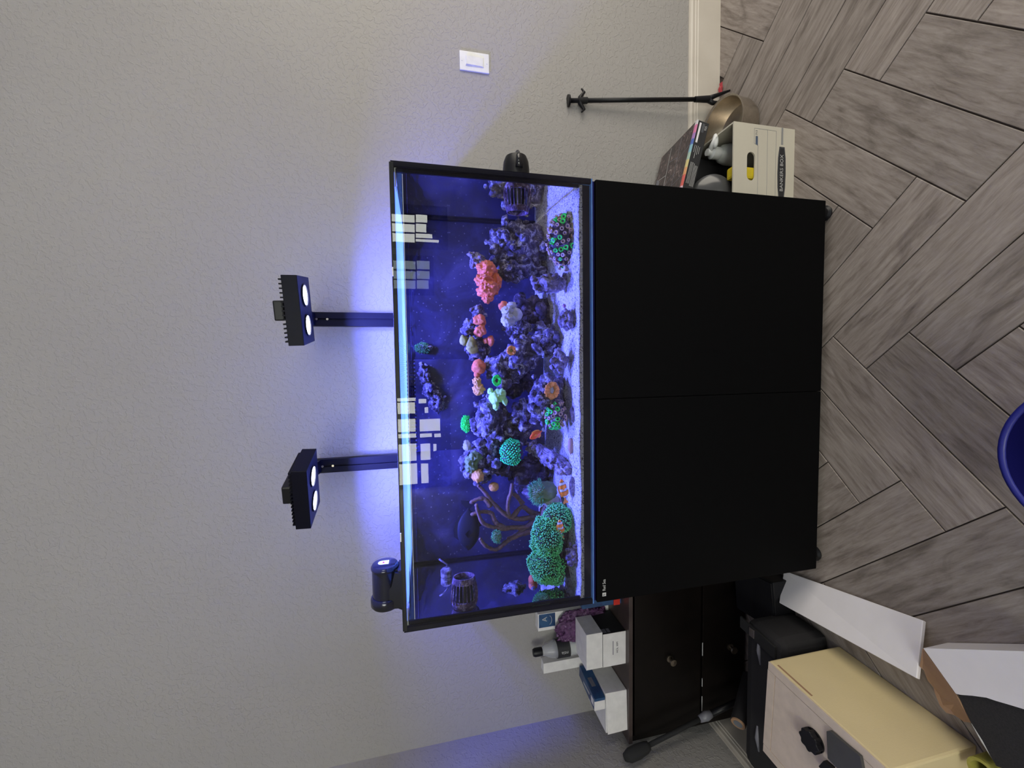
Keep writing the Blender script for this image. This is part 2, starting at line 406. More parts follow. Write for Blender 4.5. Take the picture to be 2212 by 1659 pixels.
def obj(name, m, mat, parent=None, smooth=False, loc=None, bevel=0.0, local=False):
    me = bpy.data.meshes.new(name)
    if loc is not None:
        L = Vector(loc); me.from_pydata([tuple(Vector(p) - L) for p in m.v], [], m.f)
    else: me.from_pydata(m.v, [], m.f)
    bm = bmesh.new(); bm.from_mesh(me); bmesh.ops.recalc_face_normals(bm, faces=bm.faces); bm.to_mesh(me); bm.free()
    me.materials.append(MAT[mat] if isinstance(mat, str) else mat)
    if smooth:
        me.polygons.foreach_set('use_smooth', [True] * len(me.polygons))
    o = bpy.data.objects.new(name, me); COL.objects.link(o)
    if loc is not None: o.location = loc
    if parent is not None:
        o.parent = parent
        if not local: o.matrix_parent_inverse = parent.matrix_basis.inverted()   # meshes are written in world space
    if smooth == 'auto' or smooth == 2:
        md = o.modifiers.new('edges', 'EDGE_SPLIT'); md.split_angle = math.radians(38)
    if bevel:
        md = o.modifiers.new('soft_edges', 'BEVEL'); md.width = bevel; md.segments = 2; md.limit_method = 'ANGLE'
    return o
def tag(o, label, cat, group=None, kind=None):
    o['label'] = label; o['category'] = cat
    if group: o['group'] = group
    if kind: o['kind'] = kind
    return o
def thing(name, label, cat, loc=(0, 0, 0), group=None, kind=None):
    o = bpy.data.objects.new(name, None); COL.objects.link(o); o.location = loc; o.empty_display_size = 0.05
    return tag(o, label, cat, group, kind)
def struct(name, m, mat, parent=None, **kw):
    o = obj(name, m, mat, parent, **kw); o['kind'] = 'structure'; return o
def solid_text(o):
    bpy.context.view_layer.update()
    me = bpy.data.meshes.new_from_object(o.evaluated_get(bpy.context.evaluated_depsgraph_get()))
    q = bpy.data.objects.new('lettering', me); COL.objects.link(q); q.parent = o.parent
    q.matrix_parent_inverse = o.matrix_parent_inverse.copy(); q.matrix_basis = o.matrix_basis.copy()
    c = o.data; bpy.data.objects.remove(o); bpy.data.curves.remove(c); q.name = 'lettering'
    return q
def text(s, size, loc, rot, mat, parent, extrude=0.0002, ax='CENTER', sx=1.0):
    c = bpy.data.curves.new('lettering', 'FONT'); c.body = s; c.size = size; c.extrude = extrude
    c.align_x = ax; c.align_y = 'CENTER'; c.resolution_u = 3
    c.materials.append(MAT[mat])
    o = bpy.data.objects.new('lettering', c); COL.objects.link(o)
    Mx = Matrix.Translation(Vector(loc)) @ (rot if isinstance(rot, Matrix) else Euler(rot).to_matrix().to_4x4()) @ Matrix.Diagonal((sx, 1, 1, 1))
    o.parent = parent
    o.matrix_parent_inverse = parent.matrix_basis.inverted() if parent else Matrix()
    o.matrix_basis = Mx
    return solid_text(o)
FRONT = (PI / 2, 0, 0)      # writing on a face that looks towards -y

# ================================================================ the setting
WY, LX, RX, FY = 0.5325, -1.444, 3.3, -4.0      # back wall, left wall, open right side, wall behind the camera
struct('wall_back', M().box(((LX + RX) / 2, WY + 0.06, 1.55), (RX - LX + 0.24, 0.12, 3.1)), 'wall')
struct('wall_left', M().box((LX - 0.06, (WY + FY) / 2, 1.55), (0.12, WY - FY, 3.1)), 'wall')
floor = struct('floor', M().box(((LX + RX) / 2, (WY + FY) / 2, -0.030), (RX - LX, WY - FY, 0.05)), 'grout')

# herringbone of wood-look tiles, four widths long, laid at 45 degrees; each tile its own piece
TW = 0.14562; TL = 4 * TW; GX, GY, AL = 0.99639, 0.18979, -2.36897
AX = Vector((math.cos(AL), math.sin(AL))); BX = Vector((math.sin(AL), -math.cos(AL)))
def tile_mesh(poly, name='tile'):
    g = M().prism([(x, y, -0.006) for x, y in poly], (0, 0, 0.006))
    me = bpy.data.meshes.new(name); me.from_pydata(g.v, [], g.f)
    bm = bmesh.new(); bm.from_mesh(me); bmesh.ops.recalc_face_normals(bm, faces=bm.faces)
    top = [e for e in bm.edges if all(v.co.z > -0.001 for v in e.verts)]
    bmesh.ops.bevel(bm, geom=top, offset=0.0012, segments=1, affect='EDGES')
    bm.to_mesh(me); bm.free(); me.materials.append(MAT['tile']); return me
J = 0.0016
full = tile_mesh([(J, J), (TL - J, J), (TL - J, TW - J), (J, TW - J)])
def clip(poly, n, d):
    out = []
    for i, p in enumerate(poly):
        q = poly[(i + 1) % len(poly)]; a, b = p.dot(n) - d, q.dot(n) - d
        if a <= 0: out.append(p)
        if (a < 0) != (b < 0) and a != b: out.append(p + (q - p) * (a / (a - b)))
    return out
EDGE = [(Vector((0, 1)), WY - 0.012), (Vector((-1, 0)), -LX - 0.012), (Vector((1, 0)), RX), (Vector((0, -1)), -FY)]
rest = M()
def lay(p, q, along_a):
    o2 = Vector((GX, GY)) + TW * (p * AX + q * BX)
    if along_a: o2, ex, ey = o2 + TW * BX, AX, -BX
    else: ex, ey = BX, AX
    loc = lambda x, y: o2 + ex * x + ey * y
    cl = [loc(J, J), loc(TL - J, J), loc(TL - J, TW - J), loc(J, TW - J)]
    mid = loc(TL / 2, TW / 2)
    if not (LX - 0.35 < mid.x < RX + 0.35 and FY - 0.35 < mid.y < WY + 0.35): return
    cut = False
    for n, d in EDGE:
        if any(v.dot(n) > d for v in cl): cut = True; cl = clip(cl, n, d)
        if len(cl) < 3: return
    ar = 0.5 * abs(sum(cl[i].x * cl[(i + 1) % len(cl)].y - cl[(i + 1) % len(cl)].x * cl[i].y for i in range(len(cl))))
    if ar < 0.0008: return
    if mid.y < -1.9 or mid.x > 2.5:                       # far behind the camera: real tiles, joined
        rest.prism([(v.x, v.y, -0.006) for v in cl], (0, 0, 0.006)); return
    me = tile_mesh([((v - o2).dot(ex), (v - o2).dot(ey)) for v in cl]) if cut else full
    o = bpy.data.objects.new('tile', me); COL.objects.link(o); o.parent = floor
    o.matrix_basis = Matrix(((ex.x, ey.x, 0, o2.x), (ex.y, ey.y, 0, o2.y), (0, 0, 1, random.uniform(-0.0004, 0.0)), (0, 0, 0, 1)))
for p in range(-45, 46):
    for q in range(-45, 46):
        if (p + q) % 8 == 0: lay(p, q, True)
        elif (p + q) % 8 == 4: lay(p, q, False)
o = obj('far_tiles', rest, 'tile', floor); o['kind'] = 'stuff'

# baseboards with a stepped top
PRO = [(0, 0), (0.015, 0), (0.015, 0.108), (0.0125, 0.111), (0.0125, 0.118), (0.0095, 0.121), (0.0095, 0.132), (0.006, 0.138), (0.004, 0.146), (0, 0.146)]
m = M().prism([(LX, WY - a, b) for a, b in PRO], (RX - LX, 0, 0)); struct('baseboard_back', m, 'trim')
m = M().prism([(LX + a, FY, b) for a, b in PRO], (0, WY - FY - 0.016, 0)); struct('baseboard_left', m, 'trim')

# wall behind the camera with daylit windows (their lower parts reflect in the tank glass)
WINS = [(-1.60, -0.16, 0.98, 2.95, 'sky', [(-0.349, -0.308, 1.397, 2.900), (-0.503, -0.365, 1.407, 2.900), (-0.727, -0.569, 1.407, 2.900), (-0.803, -0.751, 1.403, 2.900), (-1.092, -0.877, 1.405, 2.900), (-1.384, -1.124, 1.402, 2.900), (-0.382, -0.327, 1.270, 1.363), (-0.504, -0.433, 1.250, 1.293), (-0.731, -0.580, 1.108, 1.358), (-0.807, -0.759, 1.212, 1.358), (-0.813, -0.768, 1.104, 1.183), (-1.092, -0.886, 1.237, 1.355), (-0.986, -0.896, 1.160, 1.198), (-1.383, -1.136, 1.266, 1.356)]), (1.50, 2.02, 0.96, 2.95, 'sky', [(1.806, 1.893, 1.351, 2.900), (1.691, 1.784, 1.354, 2.900), (1.570, 1.670, 1.357, 2.900), (1.815, 1.905, 1.203, 1.337), (1.698, 1.796, 1.217, 1.340), (1.630, 1.680, 1.147, 1.343), (1.584, 1.614, 1.070, 1.345)]), (0.94, 1.42, 1.14, 2.95, 'skydim', [(1.250, 1.347, 1.355, 2.900), (1.133, 1.226, 1.358, 2.900), (1.016, 1.116, 1.361, 2.900), (1.256, 1.356, 1.189, 1.341), (1.138, 1.234, 1.192, 1.344), (1.020, 1.123, 1.206, 1.347)])]
m = M(); x = LX
m.box(((LX + RX) / 2, FY - 0.06, 1.55), (RX - LX, 0.12, 3.1))
struct('wall_front', m, 'wall')
for i, (a, b, c, d, mt_, panes) in enumerate(WINS):  # panes carried up out of view to throw more light into the room
    fr = struct('window_%d' % (i + 1), M().box(((a + b) / 2, FY + 0.006, (c + d) / 2), (b - a, 0.012, d - c)), 'plastic')
    for xa, xb, za, zb in panes:
        obj('pane', M().box(((xa + xb) / 2, FY + 0.014, (za + zb) / 2), (abs(xb - xa), 0.004, abs(zb - za))), mt_, fr)

# ================================================================ stand
t = thing('aquarium_stand', 'matte black two-door cabinet carrying the aquarium, small white logo at its upper corner', 'cabinet', (0, 0.24, 0))
obj('body', M().box((0, 0.245, 0.4295), (1.194, 0.455, 0.777)), 'blackgap', t)
obj('side_panel', M().box((-0.5915, 0.243, 0.427), (0.017, 0.450, 0.785)), 'black', t)
obj('side_panel', M().box((0.5915, 0.243, 0.427), (0.017, 0.450, 0.785)), 'black', t)
obj('door', M().box((-0.3035, 0.009, 0.4265), (0.592, 0.018, 0.785), chamf=0.0028), 'black', t)
dr = obj('door', M().box((0.2965, 0.009, 0.4265), (0.606, 0.018, 0.785), chamf=0.0028), 'black', t)
for x, y in ((-0.565, 0.035), (0.570, 0.030), (-0.565, 0.42), (0.57, 0.42), (0, 0.24)):
    obj('foot', M().lathe([(0.024, 0.0), (0.026, 0.006), (0.019, 0.012), (0.019, 0.042)], 16, (x, y, 0)), 'plastic', t, smooth=2)
# the maker's mark: a square with a wave, then two words, on the door's upper corner
LGX, LGZ = (-0.5550, 0.7970)
sq = obj('logo', M().box((LGX - 0.0225, -0.0003, LGZ), (0.0105, 0.0006, 0.0115)), 'paleink', t)
obj('logo_wave', M().prism([(LGX - 0.0262, -0.0007, LGZ + 0.004), (LGX - 0.0245, -0.0007, LGZ - 0.0008), (LGX - 0.0215, -0.0007, LGZ - 0.0043), (LGX - 0.0235, -0.0007, LGZ + 0.0002), (LGX - 0.0195, -0.0007, LGZ - 0.0005), (LGX - 0.0242, -0.0007, LGZ + 0.0026)], (0, 0.0003, 0)), 'ink', sq)
text('Red Sea', 0.0135, (LGX + 0.0055, -0.0004, LGZ), FRONT, 'paleink', t, sx=0.78)

# ================================================================ aquarium
ZT, ZB, ZW, D = 1.3605, 0.829, 1.3325, 0.475     # rim, underside, water line, depth
g = 0.012
aq = thing('aquarium', 'rimless glass reef tank glowing blue on the black cabinet', 'aquarium', (0, 0.24, ZB))
zc, zh = (ZT + ZB) / 2, ZT - ZB
fp = obj('front_pane', M().box((0, g / 2, zc), (1.2, g, zh)), 'glass', aq); fp.data.materials.append(MAT['glassinner'])
for p in fp.data.polygons:
    if p.center.y > g * 0.9: p.material_index = 1
for s in (-1, 1): obj('side_pane', M().box((s * (0.6 - g / 2), g + (D - 2 * g) / 2, zc), (g, D - 2 * g, zh)), 'glass', aq)
obj('back_panel', M().box((0, D - g / 2, zc), (1.2, g, zh)), 'back', aq)
obj('bottom_pane', M().box((0, D / 2, ZB + 0.0015), (1.2, D - 0.001, 0.003)), 'edge', aq)  # bright blue colour stands in for light guided down the glass
obj('base_tray', M().box((0, D / 2 + 0.004, ZB - 0.0045), (1.196, D - 0.012, 0.009)), 'navy', aq)
obj('bottom_seal', M().box((0, D / 2 + g / 2 + 0.0005, 0.8425), (1.2 - 2 * g - 0.002, D - g - 0.003, 0.021)), 'silicone', aq)
for s in (-1, 1):
    obj('silicone_seam', M().box((s * (0.6 - g - 0.0042), g + 0.0045, (ZT + ZB) / 2 + 0.008), (0.0085, 0.007, zh - 0.03)), 'silicone', aq)
    obj('silicone_seam', M().box((s * (0.6 - g / 2), g / 2 + 0.001, (ZT + ZB) / 2), (g - 0.001, g - 0.0025, zh - 0.002)), 'silicone', aq)
    obj('silicone_seam', M().box((s * (0.6 - g - 0.004), D - g - 0.006, (ZT + ZB) / 2), (0.008, 0.010, zh - 0.04)), 'silicone', aq)
obj('waterline_glint', M().box((0, g + 0.0008, ZW + 0.0006), (1.15, 0.0012, 0.0016)), 'glint', aq)  # white strip stands in for the bright highlight of the meniscus
ov = obj('overflow_box', M().box((-0.035, D - g - 0.05, 1.09), (0.30, 0.098, 0.47), chamf=0.004), 'back', aq)
mm = M()
for k in range(24): mm.box((-0.178 + 0.2865 * k / 23, D - g - 0.0965, 1.335), (0.0065, 0.006, 0.03))
obj('overflow_comb', mm, 'plastic', ov)
# water: one body of water; its sides bend the view as water does
wt = thing('water', 'clear still water filling the reef tank', 'water', (0, 0.24, 0.86))
wx, wy0, wy1, wz = 0.6 - g - 0.0002, g + 0.0002, D - g - 0.0005, 0.8535
side = M().add([(-wx, wy0, wz), (wx, wy0, wz), (wx, wy0, ZW), (-wx, wy0, ZW), (-wx, wy1, wz), (wx, wy1, wz), (wx, wy1, ZW), (-wx, wy1, ZW)], [(0, 1, 2, 3), (1, 5, 6, 2), (4, 0, 3, 7)])
def rawmesh(name, m, mat, parent):
    me = bpy.data.meshes.new(name); me.from_pydata(m.v, [], m.f); me.materials.append(MAT[mat])
    o = bpy.data.objects.new(name, me); COL.objects.link(o); o.parent = parent; o.matrix_parent_inverse = parent.matrix_basis.inverted(); return o
wb = rawmesh('water_body', side, 'waterside', wt); wb.data.materials.append(MAT['waterfront']); wb.data.polygons[0].material_index = 1
rawmesh('water_surface', M().add([(-wx, wy0, ZW), (wx, wy0, ZW), (wx, wy1, ZW), (-wx, wy1, ZW)], [(0, 1, 2, 3)]), 'watertop', wt)

# netting lid: black frame, clear net
nt_ = thing('net_lid', 'clear mesh screen lid in a thin black frame on the tank rim', 'lid', (0, 0.24, 1.352))
NZ = 1.3525
for y in (0.008, D - 0.009): obj('frame_bar', M().box((0, y, NZ + 0.006), (1.196, 0.012, 0.011), chamf=0.001), 'plastic', nt_)
for s in (-1, 1): obj('frame_bar', M().box((s * 0.592, D / 2, NZ + 0.006), (0.012, D - 0.03, 0.011), chamf=0.001), 'plastic', nt_)
mm = M(); px_ = 0.0062
for k in range(int(1.17 / px_)): mm.box((-0.583 + k * px_, D / 2, NZ), (0.0010, D - 0.04, 0.0010))
for k in range(int(0.44 / px_)): mm.box((0, 0.018 + k * px_, NZ + 0.0002), (1.17, 0.0010, 0.0010))
o = obj('net', mm, 'net', nt_); o['kind'] = 'stuff'
for s in (-1, 1): obj('corner_bracket', M().box((s * 0.566, 0.026, NZ - 0.0015), (0.048, 0.030, 0.0025)).box((s * 0.582, 0.06, NZ - 0.0015), (0.016, 0.05, 0.0025)), 'milky', nt_)
obj('lid_tab', M().box((0.33, 0.0015, ZT + 0.0016), (0.022, 0.008, 0.003)), 'white', nt_)
obj('lid_tab', M().box((-0.345, 0.0015, ZT + 0.0016), (0.022, 0.008, 0.003)), 'white', nt_)

# ================================================================ the two lights
def lamp(c, rot, pole_x, label, tilt=0.0):
    cx, cy, cz = c; R = Euler(rot).to_matrix()
    t = thing('aquarium_light', label, 'lamp', (pole_x, 0.4905, 0.42), 'pole mounted tank lights')
    P = lambda x, y, z: Vector(c) + R @ Vector((x, y, z))
    w, d, h = 0.185, 0.125, 0.039
    hd = obj('lamp_head', M().box(c, (w, d, h), R, chamf=0.0015), 'anod', t)
    mm = M()
    for k in range(15): mm.box(P(-0.082 + k * 0.0117, 0, h / 2 + 0.004), (0.004, d - 0.012, 0.009), R)
    obj('heat_sink', mm, 'anod', hd)
    for s in (-1, 1):
        q = P(s * 0.041, -0.004, -h / 2)
        rg = obj('lens_ring', M().lathe([(0.029, 0.0), (0.031, -0.001), (0.031, -0.003), (0.0275, -0.003), (0.0275, 0.0)], 24, q, R), 'gloss', hd, smooth=2)
        pk = obj('led_lens', M().lathe([(0.0, -0.0022), (0.018, -0.0020), (0.0262, -0.0006), (0.027, 0.0)], 24, q, R), 'puck', t, smooth=True)
        area_light('led', P(s * 0.041, -0.004, -h / 2 - 0.0045), rot, 0.05, 0.05, LED_POWER, LED, 'DISK', math.radians(162), None)
    # mount: clamp on the head, arm back to the pole, slotted square pole behind the tank
    obj('arm_clamp', M().box(P(0.0, 0.0, h / 2 + 0.022), (0.054, 0.07, 0.026), R, chamf=0.004), 'plastic', t)
    a = P(0.0, 0.02, h / 2 + 0.020)
    top = Vector((pole_x, 0.4905, a.z))
    dv = (top - a); ang = math.atan2(-dv.x, dv.y)
    obj('arm', M().box((a + top) / 2, (0.045, dv.length, 0.02), Matrix.Rotation(ang, 3, 'Z'), chamf=0.001), 'anod', t)
    zt = a.z + 0.012
    mm = M()
    for s in (-1, 1): mm.box((pole_x + s * 0.0137, 0.4905, (0.42 + zt) / 2), (0.0216, 0.026, zt - 0.42))
    mm.box((pole_x, 0.494, (0.42 + zt) / 2), (0.007, 0.018, zt - 0.42))
    pl = obj('pole', mm, 'anod', t)
    for z in (1.62, 1.655): obj('screw', M().cyl((pole_x, 0.4785, z), (pole_x, 0.4755, z), 0.004, seg=10), 'steel', pl)
    return t
lamp((0.255, 0.183, 1.63), (0.024, -0.019, -0.157), 0.263, 'black two-lens LED lamp on the right slotted pole behind the tank')
lamp((-0.25, 0.184, 1.63), (0.023, 0.050, -0.293), -0.260, 'black two-lens LED lamp on the left slotted pole, turned so its finned side shows')

# feeder on the left rim: drum lying on its side in a cradle
t = thing('automatic_feeder', 'black drum fish feeder with a white sticker clamped on the tank rim', 'feeder', (-0.57, 0.2, 1.36))
fy, fz, rr = 0.205, 1.4245, 0.041
obj('drum', M().lathe([(0.0, 0), (0.030, 0), (0.0385, 0.003), (0.0385, 0.092), (0.0, 0.092)], 36, (-0.612, fy, fz), Matrix.Rotation(PI / 2, 3, 'Y')), 'gloss', t, smooth=2)
cp = obj('end_cap', M().lathe([(0.0395, 0.0), (rr, 0.004), (rr, 0.010), (0.037, 0.016), (0.03, 0.018), (0.0, 0.018)], 36, (-0.524, fy, fz), Matrix.Rotation(PI / 2, 3, 'Y')), 'gloss', t, smooth=2)
lab = [(0.0, -0.012), (0.0, 0.012)] ; pts = [(-0.5055, fy - 0.012, fz - 0.012), (-0.5055, fy + 0.012, fz - 0.012)]
for k in range(9):
    a = PI * k / 8; pts.append((-0.5055, fy + 0.012 * math.cos(a), fz + 0.008 + 0.012 * math.sin(a)))
stk = obj('sticker', M().prism(pts, (0.0008, 0, 0)), 'white', cp)
obj('print_mark', M().box((-0.5044, fy, fz + 0.004), (0.0004, 0.010, 0.004)).box((-0.5044, fy - 0.003, fz + 0.004), (0.0004, 0.002, 0.012)), 'pinkred', t)
obj('slot_panel', M().box((-0.508, fy, fz - 0.024), (0.006, 0.03, 0.014)), 'plastic', cp)
obj('collar', M().lathe([(0.0, -0.006), (0.040, -0.006), (0.0445, 0.0), (0.0445, 0.020), (0.041, 0.026), (0.0385, 0.026)], 36, (-0.632, fy, fz), Matrix.Rotation(PI / 2, 3, 'Y')), 'gloss', t, smooth=2)
obj('cradle', M().prism([(-0.636, fy - 0.036, 1.3635), (-0.53, fy - 0.036, 1.3635), (-0.524, fy - 0.036, 1.394), (-0.565, fy - 0.036, 1.404), (-0.60, fy - 0.036, 1.44), (-0.632, fy - 0.036, 1.43)], (0, 0.012, 0)).box((-0.575, fy, 1.3745), (0.115, 0.07, 0.022), chamf=0.004).box((-0.545, fy, 1.388), (0.05, 0.05, 0.02)), 'plastic', t)
obj('rim_clamp', M().box((-0.6075, fy, 1.352), (0.014, 0.05, 0.05)).box((-0.6, fy, 1.3735), (0.05, 0.05, 0.006)), 'plastic', t)
obj('power_cable', M().tube([(-0.622, fy - 0.02, 1.395), (-0.640, fy - 0.024, 1.385), (-0.650, fy - 0.02, 1.372), (-0.650, fy, 1.358), (-0.640, fy + 0.05, 1.33), (-0.632, fy + 0.16, 1.28), (-0.63, 0.50, 1.15), (-0.63, 0.515, 0.7)], 0.0028), 'rubber', t, smooth=True)

# circulation pumps: caged wet side held by a magnet outside the glass
def pump(name, label, c, axis, r, L):
    """c: point on the glass' inner face; axis: +1 points to +x into the water, -1 to -x"""
    t = thing(name, label, 'pump', c, 'circulation pumps')
    R = Matrix.Rotation(axis * PI / 2, 3, 'Y')
    b0, b1 = 0.20 * L, 0.84 * L
    obj('pump_body', M().lathe([(0.0, 0.001), (r * 0.86, 0.001), (r * 0.97, 0.12 * L), (r, b0), (r * 0.98, b0 + 0.004), (0.0, b0 + 0.004)], 28, c, R), 'coralline', t, smooth=2)
    obj('motor_core', M().lathe([(r * 0.80, b0 + 0.004), (r * 0.74, b1), (0.0, b1)], 24, c, R), 'gloss', t, smooth=2)
    rad = lambda u: r * (1.0 + 0.03 * math.sin(PI * u)) * (1 - 0.16 * max(0, u - 0.3))
    for k in range(22):
        a = 2 * PI * k / 22
        pts = [Vector(c) + R @ Vector((rad(u) * math.cos(a), rad(u) * math.sin(a), b0 + (b1 - b0) * u)) for u in (0, .25, .5, .75, 1)]
        obj('cage_bar', M().tube(pts, 0.0014, 6), 'coralline', t, smooth=True)
    re = rad(1)
    obj('nozzle_ring', M().lathe([(re * 0.98, b1 - 0.004), (re * 1.02, b1), (re * 0.93, L), (re * 0.84, L), (re * 0.82, L - 0.02), (re * 0.6, L - 0.03), (0.0, L - 0.03)], 28, c, R), 'coralline', t, smooth=2)
    mm = M()
    for k in range(3):
        a = 2 * PI * k / 3 + 0.4
        mm.box(Vector(c) + R @ Vector((re * 0.4 * math.cos(a), re * 0.4 * math.sin(a), L - 0.012)), (0.004, re * 0.8, 0.006), R @ Matrix.Rotation(a + PI / 2, 3, 'Z'))
    mm.lathe([(0.0, L - 0.004), (0.007, L - 0.008), (0.009, L - 0.024)], 12, c, R)
    obj('impeller', mm, 'gloss', t)
    if axis > 0: return t                 # the left pump shows no dry half outside the glass
    # magnet half outside
    q = Vector(c) - Vector((axis * 0.0128, 0, 0)); R2 = Matrix.Rotation(-axis * PI / 2, 3, 'Y')
    mg = obj('magnet', M().lathe([(r, 0.0), (r, 0.030), (r * 0.95, 0.048), (r * 0.80, 0.062), (r * 0.5, 0.068), (0.0, 0.069)], 28, q, R2), 'plastic', t, smooth=2)
    obj('magnet_rib', M().tube([q + R2 @ Vector((0, -r * 0.98, 0.020)), q + R2 @ Vector((0, -r * 0.92, 0.050)), q + R2 @ Vector((0, -r * 0.6, 0.066)), q + R2 @ Vector((0, r * 0.2, 0.069))], [0.010, 0.007, 0.006, 0.004], 8), 'gloss', mg, smooth=True)
pump('circulation_pump', 'caged pump inside the right glass, its black magnet dome showing outside', (0.5875, 0.0525, 1.031), -1, 0.0365, 0.078)
pump('circulation_pump', 'caged pump inside the left glass, mirrored in that glass', (-0.5875, 0.075, 1.1975), 1, 0.037, 0.088)

# small probe holder hanging on the left glass near the water line
t = thing('probe_holder', 'small pale probe holder stuck high on the left glass above the caged pump', 'holder', (-0.5820, 0.3200, 1.2390), None)
pc = Vector((-0.5820, 0.3200, 1.2390))
obj('holder_body', M().lathe([(0.0, 0), (0.017, 0.0), (0.018, 0.006), (0.018, 0.022), (0.012, 0.028), (0, 0.028)], 18, (-0.5875, pc.y, pc.z), Matrix.Rotation(PI / 2, 3, 'Y')), 'rockpale', t, smooth=2)
obj('tube_tip', M().tube([(-0.562, pc.y, pc.z), (-0.548, pc.y, pc.z - 0.004), (-0.535, pc.y - 0.004, pc.z + 0.012), (-0.528, pc.y, pc.z + 0.022)], 0.003, 6), 'rockpale', t, smooth=True)

# ================================================================ sand
def sand_h(x, y):
    h = 0.8655 + 0.030 * max(0, y - 0.03) / 0.44
    h += 0.006 * noise.noise(Vector((x * 5, y * 6, 3.1))) + 0.0035 * noise.noise(Vector((x * 17, y * 17, 1.0)))
    h += 0.012 * math.exp(-((x - 0.50) ** 2 / 0.012 + (y - 0.28) ** 2 / 0.02)) + 0.008 * math.exp(-((x + 0.5) ** 2 / 0.01 + (y - 0.2) ** 2 / 0.02))
    return h
nx, ny = 170, 66; x0, x1, y0, y1 = -0.5868, 0.5868, 0.0126, 0.462
m = M(); V = []
for j in range(ny):
    for i in range(nx):
        x = x0 + (x1 - x0) * i / (nx - 1); y = y0 + (y1 - y0) * j / (ny - 1); V.append((x, y, sand_h(x, y)))
F = [(j * nx + i, j * nx + i + 1, (j + 1) * nx + i + 1, (j + 1) * nx + i) for j in range(ny - 1) for i in range(nx - 1)]
ring = [i for i in range(nx)] + [j * nx + nx - 1 for j in range(1, ny)] + [(ny - 1) * nx + i for i in range(nx - 2, -1, -1)] + [j * nx for j in range(ny - 2, 0, -1)]
b = len(V); V += [(V[i][0], V[i][1], 0.8536) for i in ring]
n = len(ring); F += [(ring[k], b + k, b + (k + 1) % n, ring[(k + 1) % n]) for k in range(n)]
o = obj('sand_bed', m.add(V, F), 'sand', smooth=True)
tag(o, 'pale coarse sand covering the bottom of the reef tank', 'sand', kind='stuff')

# ================================================================ reef
def rockfn(seed, amp=0.34, f=1.7, fine=0.16):
    off = Vector((seed * 7.13, seed * 3.7, seed * 1.91))
    def fn(n):
        a = noise.fractal(n * f + off, 0.9, 2.1, 4)
        r = 1 - abs(noise.noise(n * (f * 3.1) + off)) * 2
        return 1.0 + amp * a + fine * (r - 0.55) + fine * 0.5 * noise.noise(n * (f * 6.5) - off)
    return fn
def rock(label, B, ry, seed, mat='rock', sub=4, amp=0.30, R=None, cat='rock', name='live_rock', group=None, fine=0.10):
    """knobbly reef rock: a lumpy core overgrown with many small rounded knobs"""
    (c, hx, hz) = B; rnd = random.Random(seed * 17 + 3)
    fn = rockfn(seed, amp, 1.6, 0.08); m = M().sphere(c, (hx * 0.86, ry * 0.86, hz * 0.86), 5, fn, R)
    base = min(0.0165, 0.38 * min(hx, hz, ry * 1.3)); n = int(min(150, max(20, 2.0 * hx * hz / base ** 2)))
    for k in range(n):
        d = Vector((rnd.gauss(0, 1), rnd.gauss(-0.45, 1), rnd.gauss(0.15, 1))).normalized()
        if d.y > 0.75: continue
        p = Vector((d.x * hx, d.y * ry, d.z * hz)) * fn(d) * rnd.uniform(0.76, 1.04)
        if R is not None: p = R @ p
        q = base * rnd.uniform(0.35, 1.1); off = Vector((rnd.random() * 50, rnd.random() * 50, seed))
        def kf(v, off=off): return 1 + 0.42 * noise.noise(v * 1.5 + off) + 0.24 * noise.noise(v * 3.6 + off) + 0.08 * noise.noise(v * 8 + off)
        m.sphere(Vector(c) + p, (q * rnd.uniform(0.8, 1.5), q * rnd.uniform(0.8, 1.2), q * rnd.uniform(0.7, 1.3)), 3, kf, Euler((rnd.uniform(-1, 1), rnd.uniform(-1, 1), rnd.uniform(-3, 3))).to_matrix())
    o = obj(name, m, mat, smooth=True, loc=c)
    return tag(o, label, cat, group)
G = None
rock('big dim rock mass at the back right of the tank behind the salmon plate coral', ((0.4710, 0.3450, 0.9680), 0.0925, 0.1230), .085, 1)
rock('small knobbly rock high above the salmon plate coral at the back', ((0.4230, 0.3000, 1.1200), 0.0250, 0.0250), .03, 31, 'rockpale', 4)
rock('pale ledge of rock just under the salmon plate coral', ((0.3840, 0.2650, 1.0220), 0.0310, 0.0315), .045, 2, 'rock', 5)
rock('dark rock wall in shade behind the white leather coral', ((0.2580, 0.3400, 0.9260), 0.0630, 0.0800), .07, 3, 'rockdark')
rock('foot of the rock arch standing on the sand near mid tank', ((0.1700, 0.2200, 0.9130), 0.0425, 0.0530), .06, 4)
rock('middle of the rock arch carrying the small orange flower coral', ((0.1280, 0.2150, 0.9850), 0.0605, 0.0565), .055, 5)
rock('top of the rock arch beside the round salmon mushroom coral', ((0.0820, 0.2400, 1.0340), 0.0580, 0.0650), .06, 6)
rock('rock lip of the arch below the white leather coral', ((0.2100, 0.2500, 1.0000), 0.0290, 0.0465), .04, 7)
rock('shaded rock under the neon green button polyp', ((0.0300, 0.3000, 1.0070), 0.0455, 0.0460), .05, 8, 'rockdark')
rock('tall rock below and left of the mint coral', ((-0.0790, 0.2600, 1.0880), 0.0805, 0.0530), .06, 9)
rock('rock right beside the scarlet fish', ((-0.0660, 0.2350, 0.9760), 0.0445, 0.0500), .05, 10)
rock('slim rock between the scarlet fish and the green star polyps', ((-0.1300, 0.2800, 1.0180), 0.0490, 0.0445), .045, 11)
rock('upper left rock with the grey ruffled coral on it', ((-0.2190, 0.3000, 1.1160), 0.0725, 0.0570), .06, 12)
rock('rock above the green star polyps at the back', ((-0.2050, 0.3300, 1.0440), 0.0735, 0.0535), .06, 13, 'rockdark')
